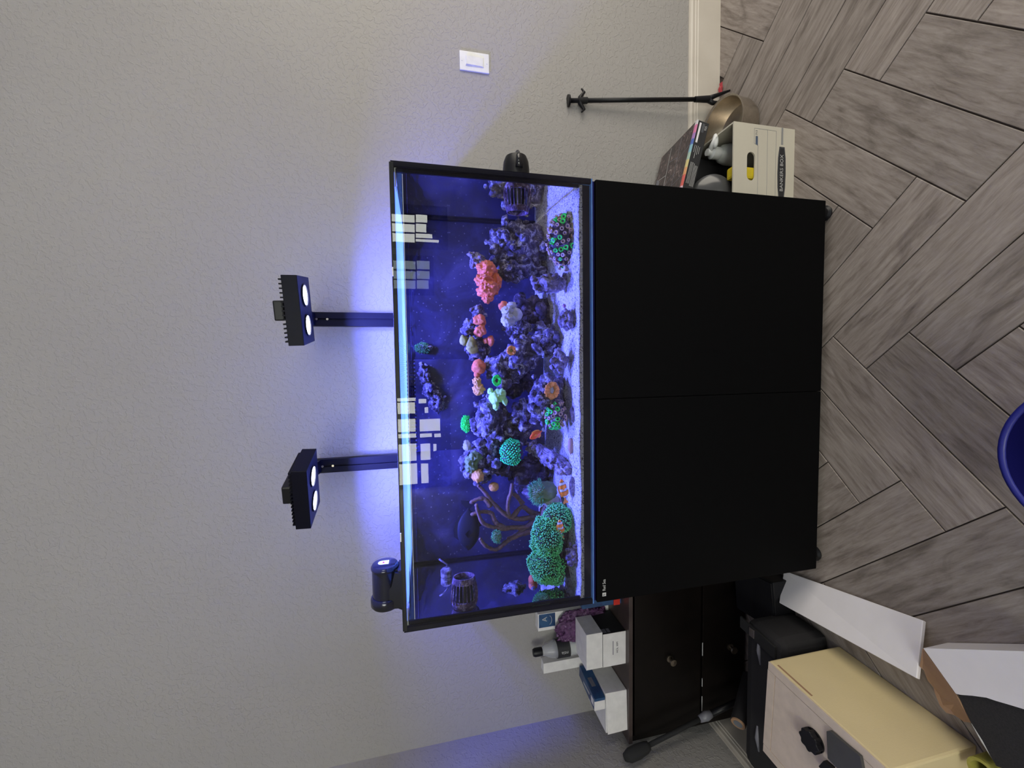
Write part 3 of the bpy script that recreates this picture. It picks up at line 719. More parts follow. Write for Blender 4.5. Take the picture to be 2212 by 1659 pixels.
rock('low dark rock under the green star polyps', ((-0.2780, 0.3300, 0.9520), 0.0635, 0.0720), .06, 14, 'rockdark')
rock('small bluish rock above the twin salmon corals', ((0.2090, 0.2700, 1.1470), 0.0270, 0.0275), .035, 15, 'rock', 4)
rock('slender rock tip holding the olive finger coral', ((0.1450, 0.2800, 1.1220), 0.0465, 0.0350), .03, 16, 'rock', 4)
rock('small rock knob at the top of the twin salmon corals', ((0.2590, 0.2800, 1.1200), 0.0220, 0.0235), .02, 32, 'rock', 4)
rock('rock on the sand between the button polyp colony and the pink polyp rock', ((0.3280, 0.1150, 0.9250), 0.0295, 0.0550), .035, 17, 'rockpale')
rock('pale brain textured rock resting on the sand before the arch', ((0.1030, 0.0850, 0.9050), 0.0310, 0.0275), .028, 18, 'rockpale', 5, 0.14, None, 'rock', 'live_rock', None, 0.22)
rock('low rock on the sand at mid tank carrying the orange flower coral and buttons', ((-0.0140, 0.1400, 0.9310), 0.0810, 0.0625), .05, 19, 'rock')
rock('little rock with a pink polyp on the sand at right of the arch', ((0.2200, 0.0700, 0.8870), 0.0315, 0.0255), .022, 20, 'rockpale', 4)
rock('dark rock base under the big green coral', ((-0.4800, 0.1650, 0.8890), 0.0895, 0.0500), .055, 21, 'rockdark')
rock('coralline crusted knob modelled for a reflection in the left glass below the caged pump', ((-0.5960, 0.1600, 1.0380), 0.0315, 0.0360), .03, 22, 'rock', 4)  # solid knob added where the left pane only mirrors the reef
rock('small pale rubble lying under the big green coral', ((-0.4730, 0.0600, 0.8800), 0.0295, 0.0185), .02, 33, 'rockpale', 3)
# slab leaning down to the sand
a, b = Vector((-0.1600, 0.2500, 0.9730)), Vector((-0.2310, 0.0850, 0.8640))
m = M(); R = (b - a).to_track_quat('X', 'Z').to_matrix()
mid_ = (a + b) / 2
rock('long rock slab sloping down to the sand left of the scarlet fish', ((mid_.x, mid_.y, mid_.z), (b - a).length / 2 * 1.08, 0.022), 0.030, 41, 'rockpale', 4, 0.18, R, 'rock', 'rock_slab')

def lump(name, label, parts, mat, cat='coral', seed=0, sub=4, amp=0.28, f=1.3, group=None, fine=0.04):
    m = M()
    for k, (B, ry) in enumerate(parts):
        c, hx, hz = B
        m.sphere(c, (hx, ry, hz), sub, rockfn(seed + k * 3.3, amp, f, fine))
    return tag(obj(name, m, mat, smooth=True, loc=parts[0][0][0]), label, cat, group)
lump('plate_coral', 'large salmon pink plate coral draped on the back right rock', [(((0.3860, 0.2550, 1.0960), 0.0305, 0.0300), .035), (((0.3530, 0.2450, 1.1050), 0.0220, 0.0290), .04), (((0.3270, 0.2400, 1.0930), 0.0255, 0.0330), .04), (((0.3020, 0.2400, 1.0960), 0.0170, 0.0185), .022), (((0.3500, 0.2550, 1.0680), 0.0285, 0.0190), .03)], 'coral', 'coral', 51, 5, 0.32, 1.5, None, 0.05)
lump('plate_coral', 'salmon coral of two dimpled lobes above the olive finger coral', [(((0.2320, 0.2450, 1.1210), 0.0195, 0.0200), .02), (((0.2010, 0.2450, 1.1220), 0.0190, 0.0200), .022)], 'coral', 'coral', 57)
lump('plate_coral', 'small salmon flap between the arch and the olive finger coral', [(((0.1690, 0.2500, 1.0870), 0.0175, 0.0115), .014), (((0.1690, 0.2500, 1.1020), 0.0085, 0.0090), .01)], 'coral', 'coral', 61, 3)
lump('mushroom_coral', 'round salmon mushroom coral with a dimple on top of the arch', [(((0.0890, 0.2350, 1.1270), 0.0220, 0.0220), .022), (((0.0670, 0.2350, 1.1330), 0.0115, 0.0100), .009)], 'coral', 'coral', 64, 4, 0.14)
lump('mushroom_coral', 'small salmon lobe tucked above the white leather coral', [(((0.2750, 0.2300, 1.0480), 0.0155, 0.0155), .012)], 'coral', 'coral', 66, 3)
lump('finger_coral', 'olive finger coral on a rock tip near the water line', [(((0.1710, 0.2500, 1.1710), 0.0160, 0.0115), .012), (((0.1620, 0.2500, 1.1490), 0.0215, 0.0155), .016), (((0.1450, 0.2500, 1.1440), 0.0155, 0.0190), .012)], 'coraltan', 'coral', 68, 3)
lump('finger_coral', 'peach folded coral below the round mushroom coral', [(((0.0440, 0.2300, 1.1340), 0.0140, 0.0135), .014), (((0.0200, 0.2300, 1.1300), 0.0160, 0.0170), .014)], 'coralpeach', 'coral', 71, 4, 0.4, 2.2)
lump('leather_coral', 'mint green lobed coral glowing at mid tank', [(((-0.0050, 0.1900, 1.0850), 0.0210, 0.0160), .025), (((0.0030, 0.1850, 1.0670), 0.0185, 0.0170), .024), (((0.0140, 0.1900, 1.0980), 0.0110, 0.0085), .012), (((-0.0270, 0.1900, 1.0830), 0.0155, 0.0100), .014), (((-0.0160, 0.1800, 1.0560), 0.0125, 0.0090), .012)], 'mint', 'coral', 74, 4, 0.3)
frill = lump('leather_coral', 'frilled white leather coral folded over a stalk right of the arch', [(((0.2590, 0.2100, 1.0370), 0.0150, 0.0205), .022), (((0.2300, 0.2000, 1.0390), 0.0210, 0.0205), .024), (((0.2740, 0.2150, 1.0240), 0.0125, 0.0145), .016)], 'lilac', 'coral', 79, 4, 0.3, 3.0, None, 0.12)
c, hx, hz = ((0.2470, 0.2100, 1.0140), 0.0225, 0.0205)
obj('stalk', M().sphere(c, (hx, .018, hz), 4, rockfn(83, 0.12, 1.2, 0.02), Matrix.Rotation(0.5, 3, 'Y')), 'lilac', frill, smooth=True)
lump('ruffled_coral', 'grey ruffled coral at the top left of the reef', [(((-0.2170, 0.2550, 1.1530), 0.0270, 0.0205), .02), (((-0.1940, 0.2500, 1.1440), 0.0175, 0.0205), .014)], 'leather', 'coral', 86, 4, 0.4, 2.4)
lump('plate_coral', 'orange coral lobe hanging below the grey ruffled coral', [(((-0.2510, 0.2500, 1.1350), 0.0220, 0.0190), .02)], 'coralpeach', 'coral', 89)
lump('plate_coral', 'tiny violet ruffled frag at the very top left of the reef', [(((-0.1590, 0.2700, 1.1660), 0.0160, 0.0130), .012)], 'lilac', 'coral', 91, 3, 0.5, 3)
lump('plate_coral', 'small squarish pink coral behind the branching mauve coral', [(((-0.3040, 0.3000, 1.0790), 0.0155, 0.0165), .012)], 'coralpeach', 'coral', 93, 3, 0.12)
lump('plate_coral', 'dull salmon lobe modelled for a reflection behind the lower left of the big green coral', [(((-0.5840, 0.1850, 0.9750), 0.0205, 0.0150), .016)], 'coral', 'coral', 95, 3, 0.12)  # stands in for a mirror image in the left glass
lump('sea_snail', 'pale striped snail shell below the salmon lobe near the left glass', [(((-0.5940, 0.1350, 0.9840), 0.0125, 0.0100), .010)], 'rockpale', 'snail', 97, 3, 0.12)
lump('sand_shell', 'brown cone shell lying on the sand below the scarlet fish', [(((-0.1500, 0.0860, 0.8720), 0.0250, 0.0085), .009)], 'brown', 'shell', 99, 3, 0.1)
lump('sand_shell', 'mauve shell fragment half buried in the sand by the front glass', [(((-0.0540, 0.0660, 0.8720), 0.0245, 0.0085), .008)], 'rockpale', 'shell', 101, 3, 0.2)
lump('frag_plug', 'pale stone block on the sand left of the fluffy grey anemone', [(((-0.3360, 0.1700, 0.9110), 0.0220, 0.0270), .02)], 'lilac', 'rock', 103, 3, 0.1)
lump('worm_tube', 'pale pink curled worm tube on the sand under the nearer clownfish', [(((-0.2690, 0.0720, 0.8720), 0.0305, 0.0100), .008)], 'rockpale', 'shell', 105, 3, 0.15)
# pink polyp on a thin stalk
p0, p1 = Vector((0.2400, 0.0580, 0.8880)), Vector((0.2600, 0.0550, 0.8970))
t = thing('button_polyp', 'single pink polyp on a thin stalk rising from the little rock', 'coral', p0)
obj('stalk', M().tube([p0, (p0 + p1) / 2 + Vector((0.002, 0, 0.001)), p1], [0.0018, 0.0015, 0.002], 7), 'coralpurple', t, smooth=True)
obj('polyp_head', M().sphere(p1, (0.0055, 0.004, 0.005), 3, rockfn(110, 0.3, 2.5)), 'coralpurple', t, smooth=True)

# fields of tentacles on a body
def field(n, c, r, seed, accept, L, w, jitter=0.35, tip=False):
    rnd = random.Random(seed); body, tips = M(), M(); c = Vector(c); ga = PI * (3 - math.sqrt(5)); fn = rockfn(seed, 0.22, 1.3, 0.05)
    for k in range(n):
        z = 1 - 2 * (k + 0.5) / n; q = math.sqrt(1 - z * z); a = ga * k
        d = Vector((q * math.cos(a), q * math.sin(a), z))
        if not accept(d): continue
        kk = fn(d); p = c + Vector((d.x * r[0], d.y * r[1], d.z * r[2])) * kk
        nn = Vector((d.x / r[0], d.y / r[1], d.z / r[2])).normalized()
        dr = (nn + Vector((rnd.uniform(-1, 1), rnd.uniform(-1, 1), rnd.uniform(-0.7, 1))) * jitter).normalized()
        l = L * rnd.uniform(0.7, 1.25); e = p + dr * l
        body.cyl(p - nn * w, e, w, w * 0.7, 5, True)
        if tip: tips.sphere(e, w * 1.5, 1)
    return body, tips
c, hx, hz = ((-0.4550, 0.1350, 0.9290), 0.1080, 0.0635)
t = thing('green_coral', 'big bushy green coral of short tentacles spreading low on the left', 'coral', c)
lobes = [(((-0.4270, 0.1200, 0.9410), 0.0565, 0.0470), .055, 1500), (((-0.5100, 0.1250, 0.9470), 0.0535, 0.0480), .055, 1500), (((-0.3780, 0.1250, 0.9040), 0.0400, 0.0430), .045, 900), (((-0.5360, 0.1200, 0.9250), 0.0385, 0.0395), .04, 600)]
mb, mt, mp = M(), M(), M()
for k, (B, ry, n) in enumerate(lobes):
    cc, ax_, az_ = B
    mb.sphere(cc, (ax_ * 0.95, ry * 0.95, az_ * 0.95), 4, rockfn(120 + k, 0.22, 1.3, 0.05))
    f1, f2 = field(n, cc, (ax_, ry, az_), 120 + k, lambda d: d.y < 0.55 and d.z > -0.75, 0.0058, 0.0015, 0.5, True)
    mt.add(f1.v, f1.f); mp.add(f2.v, f2.f)
obj('coral_body', mb, 'darkflesh', t, smooth=True)
o = obj('tentacles', mt, 'greentent', t, smooth=True); o['kind'] = 'stuff'
o = obj('tentacle_tips', mp, 'greentip', t, smooth=True); o['kind'] = 'stuff'
def bushy(name, label, B, ry, n, L, w, seed, bodymat, tmat, accept=lambda d: d.y < 0.6 and d.z > -0.5, jit=0.45, tip=None, cat='coral'):
    cc, ax_, az_ = B; t = thing(name, label, cat, cc)
    obj('coral_body', M().sphere(cc, (ax_, ry, az_), 4, rockfn(seed, 0.22, 1.3, 0.05)), bodymat, t, smooth=True)
    f1, f2 = field(n, cc, (ax_, ry, az_), seed, accept, L, w, jit, tip is not None)
    o = obj('tentacles', f1, tmat, t, smooth=True); o['kind'] = 'stuff'
    if tip: o = obj('tentacle_tips', f2, tip, t, smooth=True); o['kind'] = 'stuff'
    return t
def rosette(name, label, B, n, mat, centre):
    cc, ax_, az_ = B; t = thing(name, label, 'coral', cc); rnd = random.Random(n)
    R = Matrix.Rotation(-0.75, 3, 'X')            # the face looks towards the glass and up
    m = M()
    for k in range(n):
        a = 2 * PI * k / n + rnd.uniform(-0.06, 0.06); q = rnd.uniform(0.6, 0.74)
        p = Vector((q * ax_ * math.cos(a), -0.001, q * az_ * math.sin(a)))
        d = Vector((math.cos(a) * ax_, -0.002, math.sin(a) * az_)).normalized()
        Rk = d.to_track_quat('X', 'Y').to_matrix()
        m.sphere(Vector(cc) + p + Vector((0, -0.003 * rnd.random(), 0)), ((ax_ + az_) * 0.17, 0.0042 + 0.002 * rnd.random(), 1.5 * (ax_ + az_) / n), 2, None, Rk)
    obj('petals', m, mat, t, smooth=True)
    obj('mouth', M().sphere((cc[0], cc[1] + 0.002, cc[2]), (ax_ * 0.42, 0.005, az_ * 0.42), 3, rockfn(n, 0.3, 2.0)), centre, t, smooth=True)
    obj('coral_base', M().sphere((cc[0], cc[1] + 0.009, cc[2]), (ax_ * 0.85, 0.009, az_ * 0.85), 3), 'rockdark', t, smooth=True)
bushy('anemone', 'fluffy grey anemone standing above the nearer clownfish', ((-0.3020, 0.1700, 0.9390), 0.0335, 0.0430), .035, 520, 0.011, 0.0012, 140, 'leather', 'teal', lambda d: d.y < 0.7 and d.z > 0.15)
bushy('neon_coral', 'bright neon green frag alone on the overflow box at the back', ((-0.0980, 0.3480, 1.1600), 0.0225, 0.0150), .016, 260, 0.006, 0.0016, 142, 'neon', 'neon')
bushy('star_polyps', 'mat of green star polyps on the rock left of the scarlet fish', ((-0.1770, 0.2100, 1.0300), 0.0375, 0.0340), .03, 330, 0.0026, 0.0021, 144, 'darkflesh', 'aqua', lambda d: d.y < 0.6 and d.z > -0.6, 0.3, 'aqua')
bushy('green_tuft', 'small teal tuft hanging in the branching mauve coral', ((-0.4460, 0.2300, 1.0800), 0.0175, 0.0135), .014, 200, 0.007, 0.0012, 146, 'leather', 'teal')
bushy('green_tuft', 'teal bushy shape modelled for a reflection low in the left glass', ((-0.5920, 0.0450, 0.9730), 0.0190, 0.0235), .024, 420, 0.005, 0.0015, 148, 'leather', 'teal')  # reflection in the side pane built as a solid tuft
bushy('green_tuft', 'teal tuft at the lower left edge of the big green coral', ((-0.5410, 0.0900, 0.9130), 0.0180, 0.0175), .014, 220, 0.007, 0.0012, 150, 'leather', 'teal')
rosette('button_polyp', 'neon green flower polyp between the mint coral and the arch', ((0.0470, 0.1850, 1.0790), 0.0180, 0.0140), 26, 'neon', 'zoacentre')
rosette('flower_coral', 'orange ringed flower coral on the low mid tank rock', ((0.0170, 0.0880, 0.9290), 0.0270, 0.0220), 34, 'coralflower', 'lilac')
rosette('flower_coral', 'small orange flower coral on the middle of the arch', ((0.1360, 0.1520, 1.0380), 0.0150, 0.0145), 20, 'coralflower', 'coraltan')
bushy('back_growth', 'pale blue green growth high on the back wall right of the overflow', ((0.1550, 0.4550, 1.2900), 0.0140, 0.0280), .02, 220, 0.006, 0.0017, 158, 'rock', 'teal')

# growth on the overflow box, dim at the back
for i, (B, lbl) in enumerate([(((0.0660, 0.3600, 1.2910), 0.0345, 0.0190), 'upper'), (((0.0130, 0.3600, 1.2720), 0.0270, 0.0250), 'middle'), (((-0.0260, 0.3600, 1.2520), 0.0305, 0.0250), 'lower')]):
    rock('dark lacy growth on the overflow box, the %s of three clumps' % lbl, B, .022, 160 + i, 'rock', 4, 0.5, None, 'algae', 'overflow_growth', None, 0.3)

# colonies of button polyps: each polyp a piece
def polyp_mesh(name, mat, rim, r):
    g_ = M().lathe([(r * 0.42, -r * 2.2), (r * 0.5, -r * 0.8), (r * 0.95, 0.0), (r * 1.0, r * 0.16), (r * 0.72, r * 0.22), (r * 0.45, 0.02 * r)], 10)
    me = bpy.data.meshes.new(name); me.from_pydata(g_.v, [], g_.f); me.materials.append(MAT[mat]); me.materials.append(MAT[rim])
    for p in me.polygons:
        p.use_smooth = True
        if len(p.vertices) > 4 and p.center.z > -r: p.material_index = 1
    return me
def colony(label, B, ry, n, seed, r, green, seedmat='rockdark'):
    rnd = random.Random(seed); cc, ax_, az_ = B; c = Vector(cc); t = thing('polyp_colony', label, 'coral', cc)
    fn = rockfn(seed, 0.2, 1.5, 0.06)
    obj('base_rock', M().sphere(cc, (ax_ * 0.92, ry * 0.92, az_ * 0.92), 4, fn), seedmat, t, smooth=True)
    ma, mg = polyp_mesh('polyp', 'zoa', 'zoacentre', r), polyp_mesh('polyp', 'neon', 'darkflesh', r * 1.15)
    ga = PI * (3 - math.sqrt(5))
    for k in range(n):
        z = 1 - 2 * (k + 0.5) / n; q = math.sqrt(1 - z * z); a = ga * k
        d = Vector((q * math.cos(a), q * math.sin(a), z))
        if d.y > 0.45 or d.z < -0.85: continue
        p = c + Vector((d.x * ax_, d.y * ry, d.z * az_)) * fn(d)
        nn = (Vector((d.x / ax_, d.y / ry, d.z / az_)).normalized() + Vector((rnd.uniform(-.7, .7), rnd.uniform(-.6, .1), rnd.uniform(-.2, .8)))).normalized()
        o = bpy.data.objects.new('polyp', mg if rnd.random() < green else ma); COL.objects.link(o); o.parent = t
        o.matrix_parent_inverse = t.matrix_basis.inverted()
        o.matrix_basis = Matrix.Translation(p + nn * r * 0.9) @ nn.to_track_quat('Z', 'Y').to_matrix().to_4x4() @ Matrix.Scale(rnd.uniform(0.75, 1.2), 4)
    return t
colony('oval colony of mauve and green button polyps on the sand at the right', ((0.4540, 0.1000, 0.8890), 0.0710, 0.0420), .04, 120, 3, 0.0066, 0.2)
colony('cluster of mauve and green buttons below the orange flower coral', ((-0.0540, 0.0950, 0.9150), 0.0370, 0.0285), .026, 60, 5, 0.0062, 0.3, 'rock')

# branching mauve coral
t = thing('gorgonian', 'branching mauve coral with bare crooked arms above the big green coral', 'coral', (-0.3920, 0.2400, 0.9300))
root = Vector((-0.3960, 0.2500, 0.9150))
BR = [[(-0.4010, 0.2500, 0.9620), (-0.4030, 0.2500, 1.0080), (-0.3810, 0.2400, 1.0520), (-0.3420, 0.2400, 1.0890), (-0.3020, 0.2400, 1.1180), (-0.2830, 0.2400, 1.1350)],
      [(-0.3530, 0.2400, 1.0990), (-0.3290, 0.2400, 1.1130), (-0.3240, 0.2400, 1.1330), (-0.3330, 0.2400, 1.1590)],
      [(-0.4300, 0.2500, 0.9780), (-0.4290, 0.2500, 1.0240), (-0.4240, 0.2400, 1.0730), (-0.4030, 0.2350, 1.1210), (-0.3720, 0.2350, 1.1370), (-0.3420, 0.2350, 1.1440)],
      [(-0.4270, 0.2450, 1.0520), (-0.4080, 0.2400, 1.0790), (-0.3890, 0.2400, 1.0900), (-0.3740, 0.2400, 1.0960), (-0.3660, 0.2400, 1.1220), (-0.3710, 0.2400, 1.1570)],
      [(-0.3880, 0.2550, 0.9610), (-0.3650, 0.2500, 0.9950), (-0.3940, 0.2450, 1.0300), (-0.3760, 0.2400, 1.0430), (-0.3410, 0.2400, 1.0420), (-0.3120, 0.2400, 1.0320), (-0.2890, 0.2450, 1.0280)],
      [(-0.4440, 0.2500, 0.9630), (-0.4530, 0.2450, 1.0040), (-0.4680, 0.2400, 1.0470), (-0.4890, 0.2350, 1.0840), (-0.4720, 0.2300, 1.1170), (-0.4490, 0.2300, 1.1340)],
      [(-0.3590, 0.2600, 0.9900), (-0.3330, 0.2600, 1.0080), (-0.3230, 0.2600, 1.0230)],
      [(-0.4160, 0.2500, 0.9620), (-0.4430, 0.2500, 0.9970), (-0.4580, 0.2500, 1.0250), (-0.4630, 0.2500, 1.0430)]]
for k, pts in enumerate(BR):
    P = ([root] if k in (0, 2, 4, 5, 7) else []) + [Vector(p) for p in pts]
    # round off the corners
    Q = []
    for i in range(len(P) - 1):
        for u in range(6): 
            a = P[max(i - 1, 0)]; b = P[i]; c_ = P[i + 1]; d = P[min(i + 2, len(P) - 1)]; s_ = u / 6
            Q.append(0.5 * ((2 * b) + (c_ - a) * s_ + (2 * a - 5 * b + 4 * c_ - d) * s_ * s_ + (3 * b - a - 3 * c_ + d) * s_ ** 3))
    Q.append(P[-1]); n_ = len(Q); rnd = random.Random(k)
    obj('branch', M().tube(Q, [(0.0088 - 0.0034 * i / n_) * rnd.uniform(0.84, 1.16) for i in range(n_)], 9).sphere(Q[-1], 0.0058, 2), 'gorg', t, smooth=True)
c, hx, hz = ((-0.4000, 0.2500, 0.9140), 0.0335, 0.0235)
obj('holdfast', M().sphere(c, (hx, .03, hz), 4, rockfn(171, 0.3)), 'gorg', t, smooth=True)

# ---------------------------------------------------------------- fish
def fish(name, label, head, tail, height, thick, skin, fin, tailmat, roll_up=(0, 0, 1), prof=None, group=None):
    head, tail = Vector(head), Vector(tail); X_ = (head - tail); L = X_.length; X_.normalize()
    up = Vector(roll_up); Y_ = up.cross(X_).normalized(); Z_ = X_.cross(Y_)
    t = bpy.data.objects.new(name, None); COL.objects.link(t); t.empty_display_size = 0.02
    t.matrix_basis = Matrix(((X_.x, Y_.x, Z_.x, tail.x), (X_.y, Y_.y, Z_.y, tail.y), (X_.z, Y_.z, Z_.z, tail.z), (0, 0, 0, 1)))
    tag(t, label, 'fish', group)
    prof = prof or [(0, .16), (.06, .17), (.14, .30), (.25, .60), (.40, .90), (.55, 1.0), (.70, .93), (.82, .74), (.92, .44), (.98, .18), (1.0, .04)]
    P, F = [], []; S = 14
    for u, k in prof:
        for j in range(S):
            a = 2 * PI * j / S
            P.append((u * L, thick / 2 * min(1, k * 1.05) * math.cos(a), height / 2 * k * math.sin(a)))
    for i in range(len(prof) - 1):
        for j in range(S): F.append((i * S + j, i * S + (j + 1) % S, (i + 1) * S + (j + 1) % S, (i + 1) * S + j))
    F += [tuple(range(S)), tuple(range((len(prof) - 1) * S, len(prof) * S))]
    obj('body', M().add(P, F), skin, t, smooth=True, local=True)
    h = height / 2
    obj('tail_fin', M().prism([(0.02 * L, -0.0006, h * .16), (-.10 * L, -0.0006, h * .62), (-.19 * L, -0.0006, h * .66), (-.165 * L, -0.0006, 0), (-.19 * L, -0.0006, -h * .66), (-.10 * L, -0.0006, -h * .62), (0.02 * L, -0.0006, -h * .16)], (0, .0012, 0)), tailmat, t, local=True)
    obj('dorsal_fin', M().prism([(.78 * L, -0.0006, h * .72), (.66 * L, -0.0006, h * 1.25), (.5 * L, -0.0006, h * 1.30), (.34 * L, -0.0006, h * 1.18), (.18 * L, -0.0006, h * .85), (.14 * L, -0.0006, h * .30), (.4 * L, -0.0006, h * .7)], (0, .0012, 0)), fin, t, local=True)
    obj('anal_fin', M().prism([(.48 * L, -0.0006, -h * .9), (.40 * L, -0.0006, -h * 1.3), (.24 * L, -0.0006, -h * 1.12), (.15 * L, -0.0006, -h * .3), (.3 * L, -0.0006, -h * .5)], (0, .0012, 0)), fin, t, local=True)
    for s in (-1, 1):
        obj('pectoral_fin', M().prism([(.70 * L, s * thick * .46, h * .05), (.60 * L, s * thick * .72, h * .32), (.50 * L, s * thick * .78, -h * .05), (.58 * L, s * thick * .62, -h * .28)], (0, s * .0008, 0)), fin, t, local=True)
        obj('eye', M().sphere((.895 * L, s * thick * .22, h * .20), L * .022, 2), 'eye', t, smooth=True, local=True)
    return t
fish('clownfish', 'clownfish with three white bands beside the fluffy anemone', (-0.2450, 0.0750, 0.9060), (-0.3100, 0.0850, 0.8910), .024, .013, 'clown', 'orangefin', 'orangefin')
fish('clownfish', 'clownfish with three white bands in the shade of the big green coral', (-0.3640, 0.0700, 0.9140), (-0.4160, 0.0800, 0.9050), .019, .011, 'clown', 'orangefin', 'orangefin')
fish('scarlet_fish', 'scarlet fish with a pale tail hovering before the arch', (-0.1270, 0.1250, 0.9900), (-0.1070, 0.1400, 0.9480), .021, .011, 'anthias', 'orangefin', 'palefin', (0.75, 0, 0.5))
fish('tang', 'dark deep-bodied fish in the dim water behind the mauve coral', (-0.5040, 0.3000, 1.1670), (-0.3710, 0.3200, 1.1620), .074, .020, 'tang', 'tang', 'tang', (0, 0, 1),
     [(0, .12), (.05, .14), (.10, .34), (.2, .66), (.35, .92), (.5, 1.0), (.66, .96), (.8, .78), (.9, .5), (.97, .22), (1.0, .05)])

# ================================================================ wall switch
t = thing('wall_switch', 'white rocker switch plate on the wall right of the aquarium', 'switch', (1.2475, WY - 0.006, 1.074))
obj('plate', M().box((1.2475, WY - 0.003, 1.074), (0.071, 0.006, 0.113), chamf=0.002), 'white', t)
obj('paddle_frame', M().box((1.2475, WY - 0.0068, 1.074), (0.036, 0.0022, 0.069), chamf=0.0006), 'white', t)
obj('paddle', M().box((1.2475, WY - 0.0088, 1.074), (0.032, 0.004, 0.065), Matrix.Rotation(0.05, 3, 'X'), chamf=0.001), 'white', t)
for z in (1.074 + 0.0475, 1.074 - 0.0475): obj('screw', M().cyl((1.2475, WY - 0.006, z), (1.2475, WY - 0.0072, z), 0.003, seg=10), 'white', t)

# plunger rod leaning on the wall
t = thing('feeding_rod', 'thin black plunger rod with finger flanges leaning on the wall beside the pot', 'rod', (1.205, 0.48, 0))
p0, p1 = Vector((1.146, 0.519, 0.70)), Vector((1.203, 0.474, 0.062)); ax = (p1 - p0).normalized(); at = lambda u: p0 + (p1 - p0) * u
obj('shaft', M().tube([at(0), at(0.97)], 0.0085, 12), 'plastic', t, smooth=True)
obj('thumb_disc', M().cyl(at(-0.004), at(0.008), 0.021, seg=20), 'plastic', t, smooth=2)
obj('collar', M().cyl(at(0.066), at(0.125), 0.0115, seg=14), 'rubber', t, smooth=2)
fl = [at(0.092) + Vector((0.046, 0, 0.004)), at(0.086) + Vector((0.034, 0, -0.012)), at(0.078) + Vector((0.012, 0, 0.0)), at(0.078) - Vector((0.012, 0, 0.0)), at(0.086) - Vector((0.034, 0, 0.012)), at(0.092) - Vector((0.046, 0, -0.004))]
obj('finger_flange', M().tube(fl, [0.003, 0.006, 0.009, 0.009, 0.006, 0.003], 8), 'plastic', t, smooth=True)
obj('ferrule', M().cyl(at(0.86), at(0.96), 0.011, 0.014, 12), 'plastic', t, smooth=2)
obj('fork_tip', M().tube([at(0.95), at(1.0) + Vector((0.012, 0, 0)), Vector((1.232, 0.452, 0.004))], [0.012, 0.009, 0.004], 8).tube([at(0.95), at(0.99) - Vector((0.016, 0, 0)), Vector((1.186, 0.462, 0.022))], [0.012, 0.009, 0.005], 8), 'plastic', t, smooth=True)
o = obj('wrapper_scrap', M().sphere((1.266, 0.500, 0.009), (0.016, 0.008, 0.0085), 2, rockfn(7, 0.7, 2.0)).prism([(1.27, 0.494, 0.004), (1.293, 0.49, 0.010), (1.29, 0.50, 0.016), (1.272, 0.502, 0.012)], (0, 0.001, 0)), 'pinkred', smooth=2)
tag(o, 'small crumpled red wrapper on the floor at the baseboard', 'wrapper')

# steel pot
t = thing('steel_pot', 'wide stainless steel pot on the floor between the file box and the wall', 'pot', (1.032, 0.402, 0))
obj('pot_wall', M().lathe([(0.0, 0.001), (0.094, 0.001), (0.106, 0.006), (0.116, 0.03), (0.119, 0.086), (0.1225, 0.090), (0.1235, 0.092), (0.1215, 0.093), (0.1165, 0.089), (0.113, 0.034), (0.102, 0.010), (0.0, 0.006)], 56, (1.032, 0.402, 0)), 'steel', t, smooth=2)
obj('rim', M().lathe([(0.1205, 0.0915), (0.1235, 0.0915), (0.1235, 0.0945), (0.1205, 0.0945), (0.1205, 0.0915)], 56, (1.032, 0.402, 0)), 'steel', t, smooth=2)

# cream file box with printed end
BX0, BX1, BY0, BY1, BH = 0.606, 0.903, 0.147, 0.522, 0.250
t = thing('file_box', 'cream cardboard file box with an oval hand hole and a black printed name panel', 'box', (0.755, 0.335, 0))
def slotted(x0, x1, z0, z1, cx, cz, hw, hh, y, th):
    """panel in the xz plane with a stadium-shaped hole"""
    nA = 10; hole = []
    for k in range(nA + 1): a = -PI / 2 + PI * k / nA; hole.append((cx + hw - hh + hh * math.cos(a), cz + hh * math.sin(a)))
    for k in range(nA + 1): a = PI / 2 + PI * k / nA; hole.append((cx - hw + hh + hh * math.cos(a), cz + hh * math.sin(a)))
    n = len(hole); out = []
    for hx_, hz_ in hole:
        dx, dz = hx_ - cx, hz_ - cz; s = 1e9
        if abs(dx) > 1e-9: s = min(s, ((x1 if dx > 0 else x0) - cx) / dx)
        if abs(dz) > 1e-9: s = min(s, ((z1 if dz > 0 else z0) - cz) / dz)
        out.append((cx + dx * s, cz + dz * s))
    for (xx, zz) in ((x0, z0), (x1, z0), (x1, z1), (x0, z1)):      # snap the nearest outline points to the corners
        i = min(range(n), key=lambda j: (out[j][0] - xx) ** 2 + (out[j][1] - zz) ** 2); out[i] = (xx, zz)
    V = [(a, y, b) for a, b in hole] + [(a, y, b) for a, b in out] + [(a, y + th, b) for a, b in hole] + [(a, y + th, b) for a, b in out]
    F = []
    for k in range(n):
        q = (k + 1) % n
        F += [(k, q, n + q, n + k), (2 * n + k, 3 * n + k, 3 * n + q, 2 * n + q), (k, 2 * n + k, 2 * n + q, q), (n + k, n + q, 3 * n + q, 3 * n + k)]
    return M().add(V, F)
obj('end_panel', slotted(BX0, BX1, 0.0, BH, 0.7615, 0.1795, 0.0475, 0.0165, BY0, 0.005), 'cardbox', t)
obj('end_panel', M().box(((BX0 + BX1) / 2, BY1 - 0.0025, BH / 2), (BX1 - BX0, 0.005, BH)), 'cardbox', t)
for x in (BX0 + 0.0025, BX1 - 0.0025): obj('side_panel', M().box((x, (BY0 + BY1) / 2, BH / 2), (0.005, BY1 - BY0 - 0.011, BH)), 'cardbox', t)
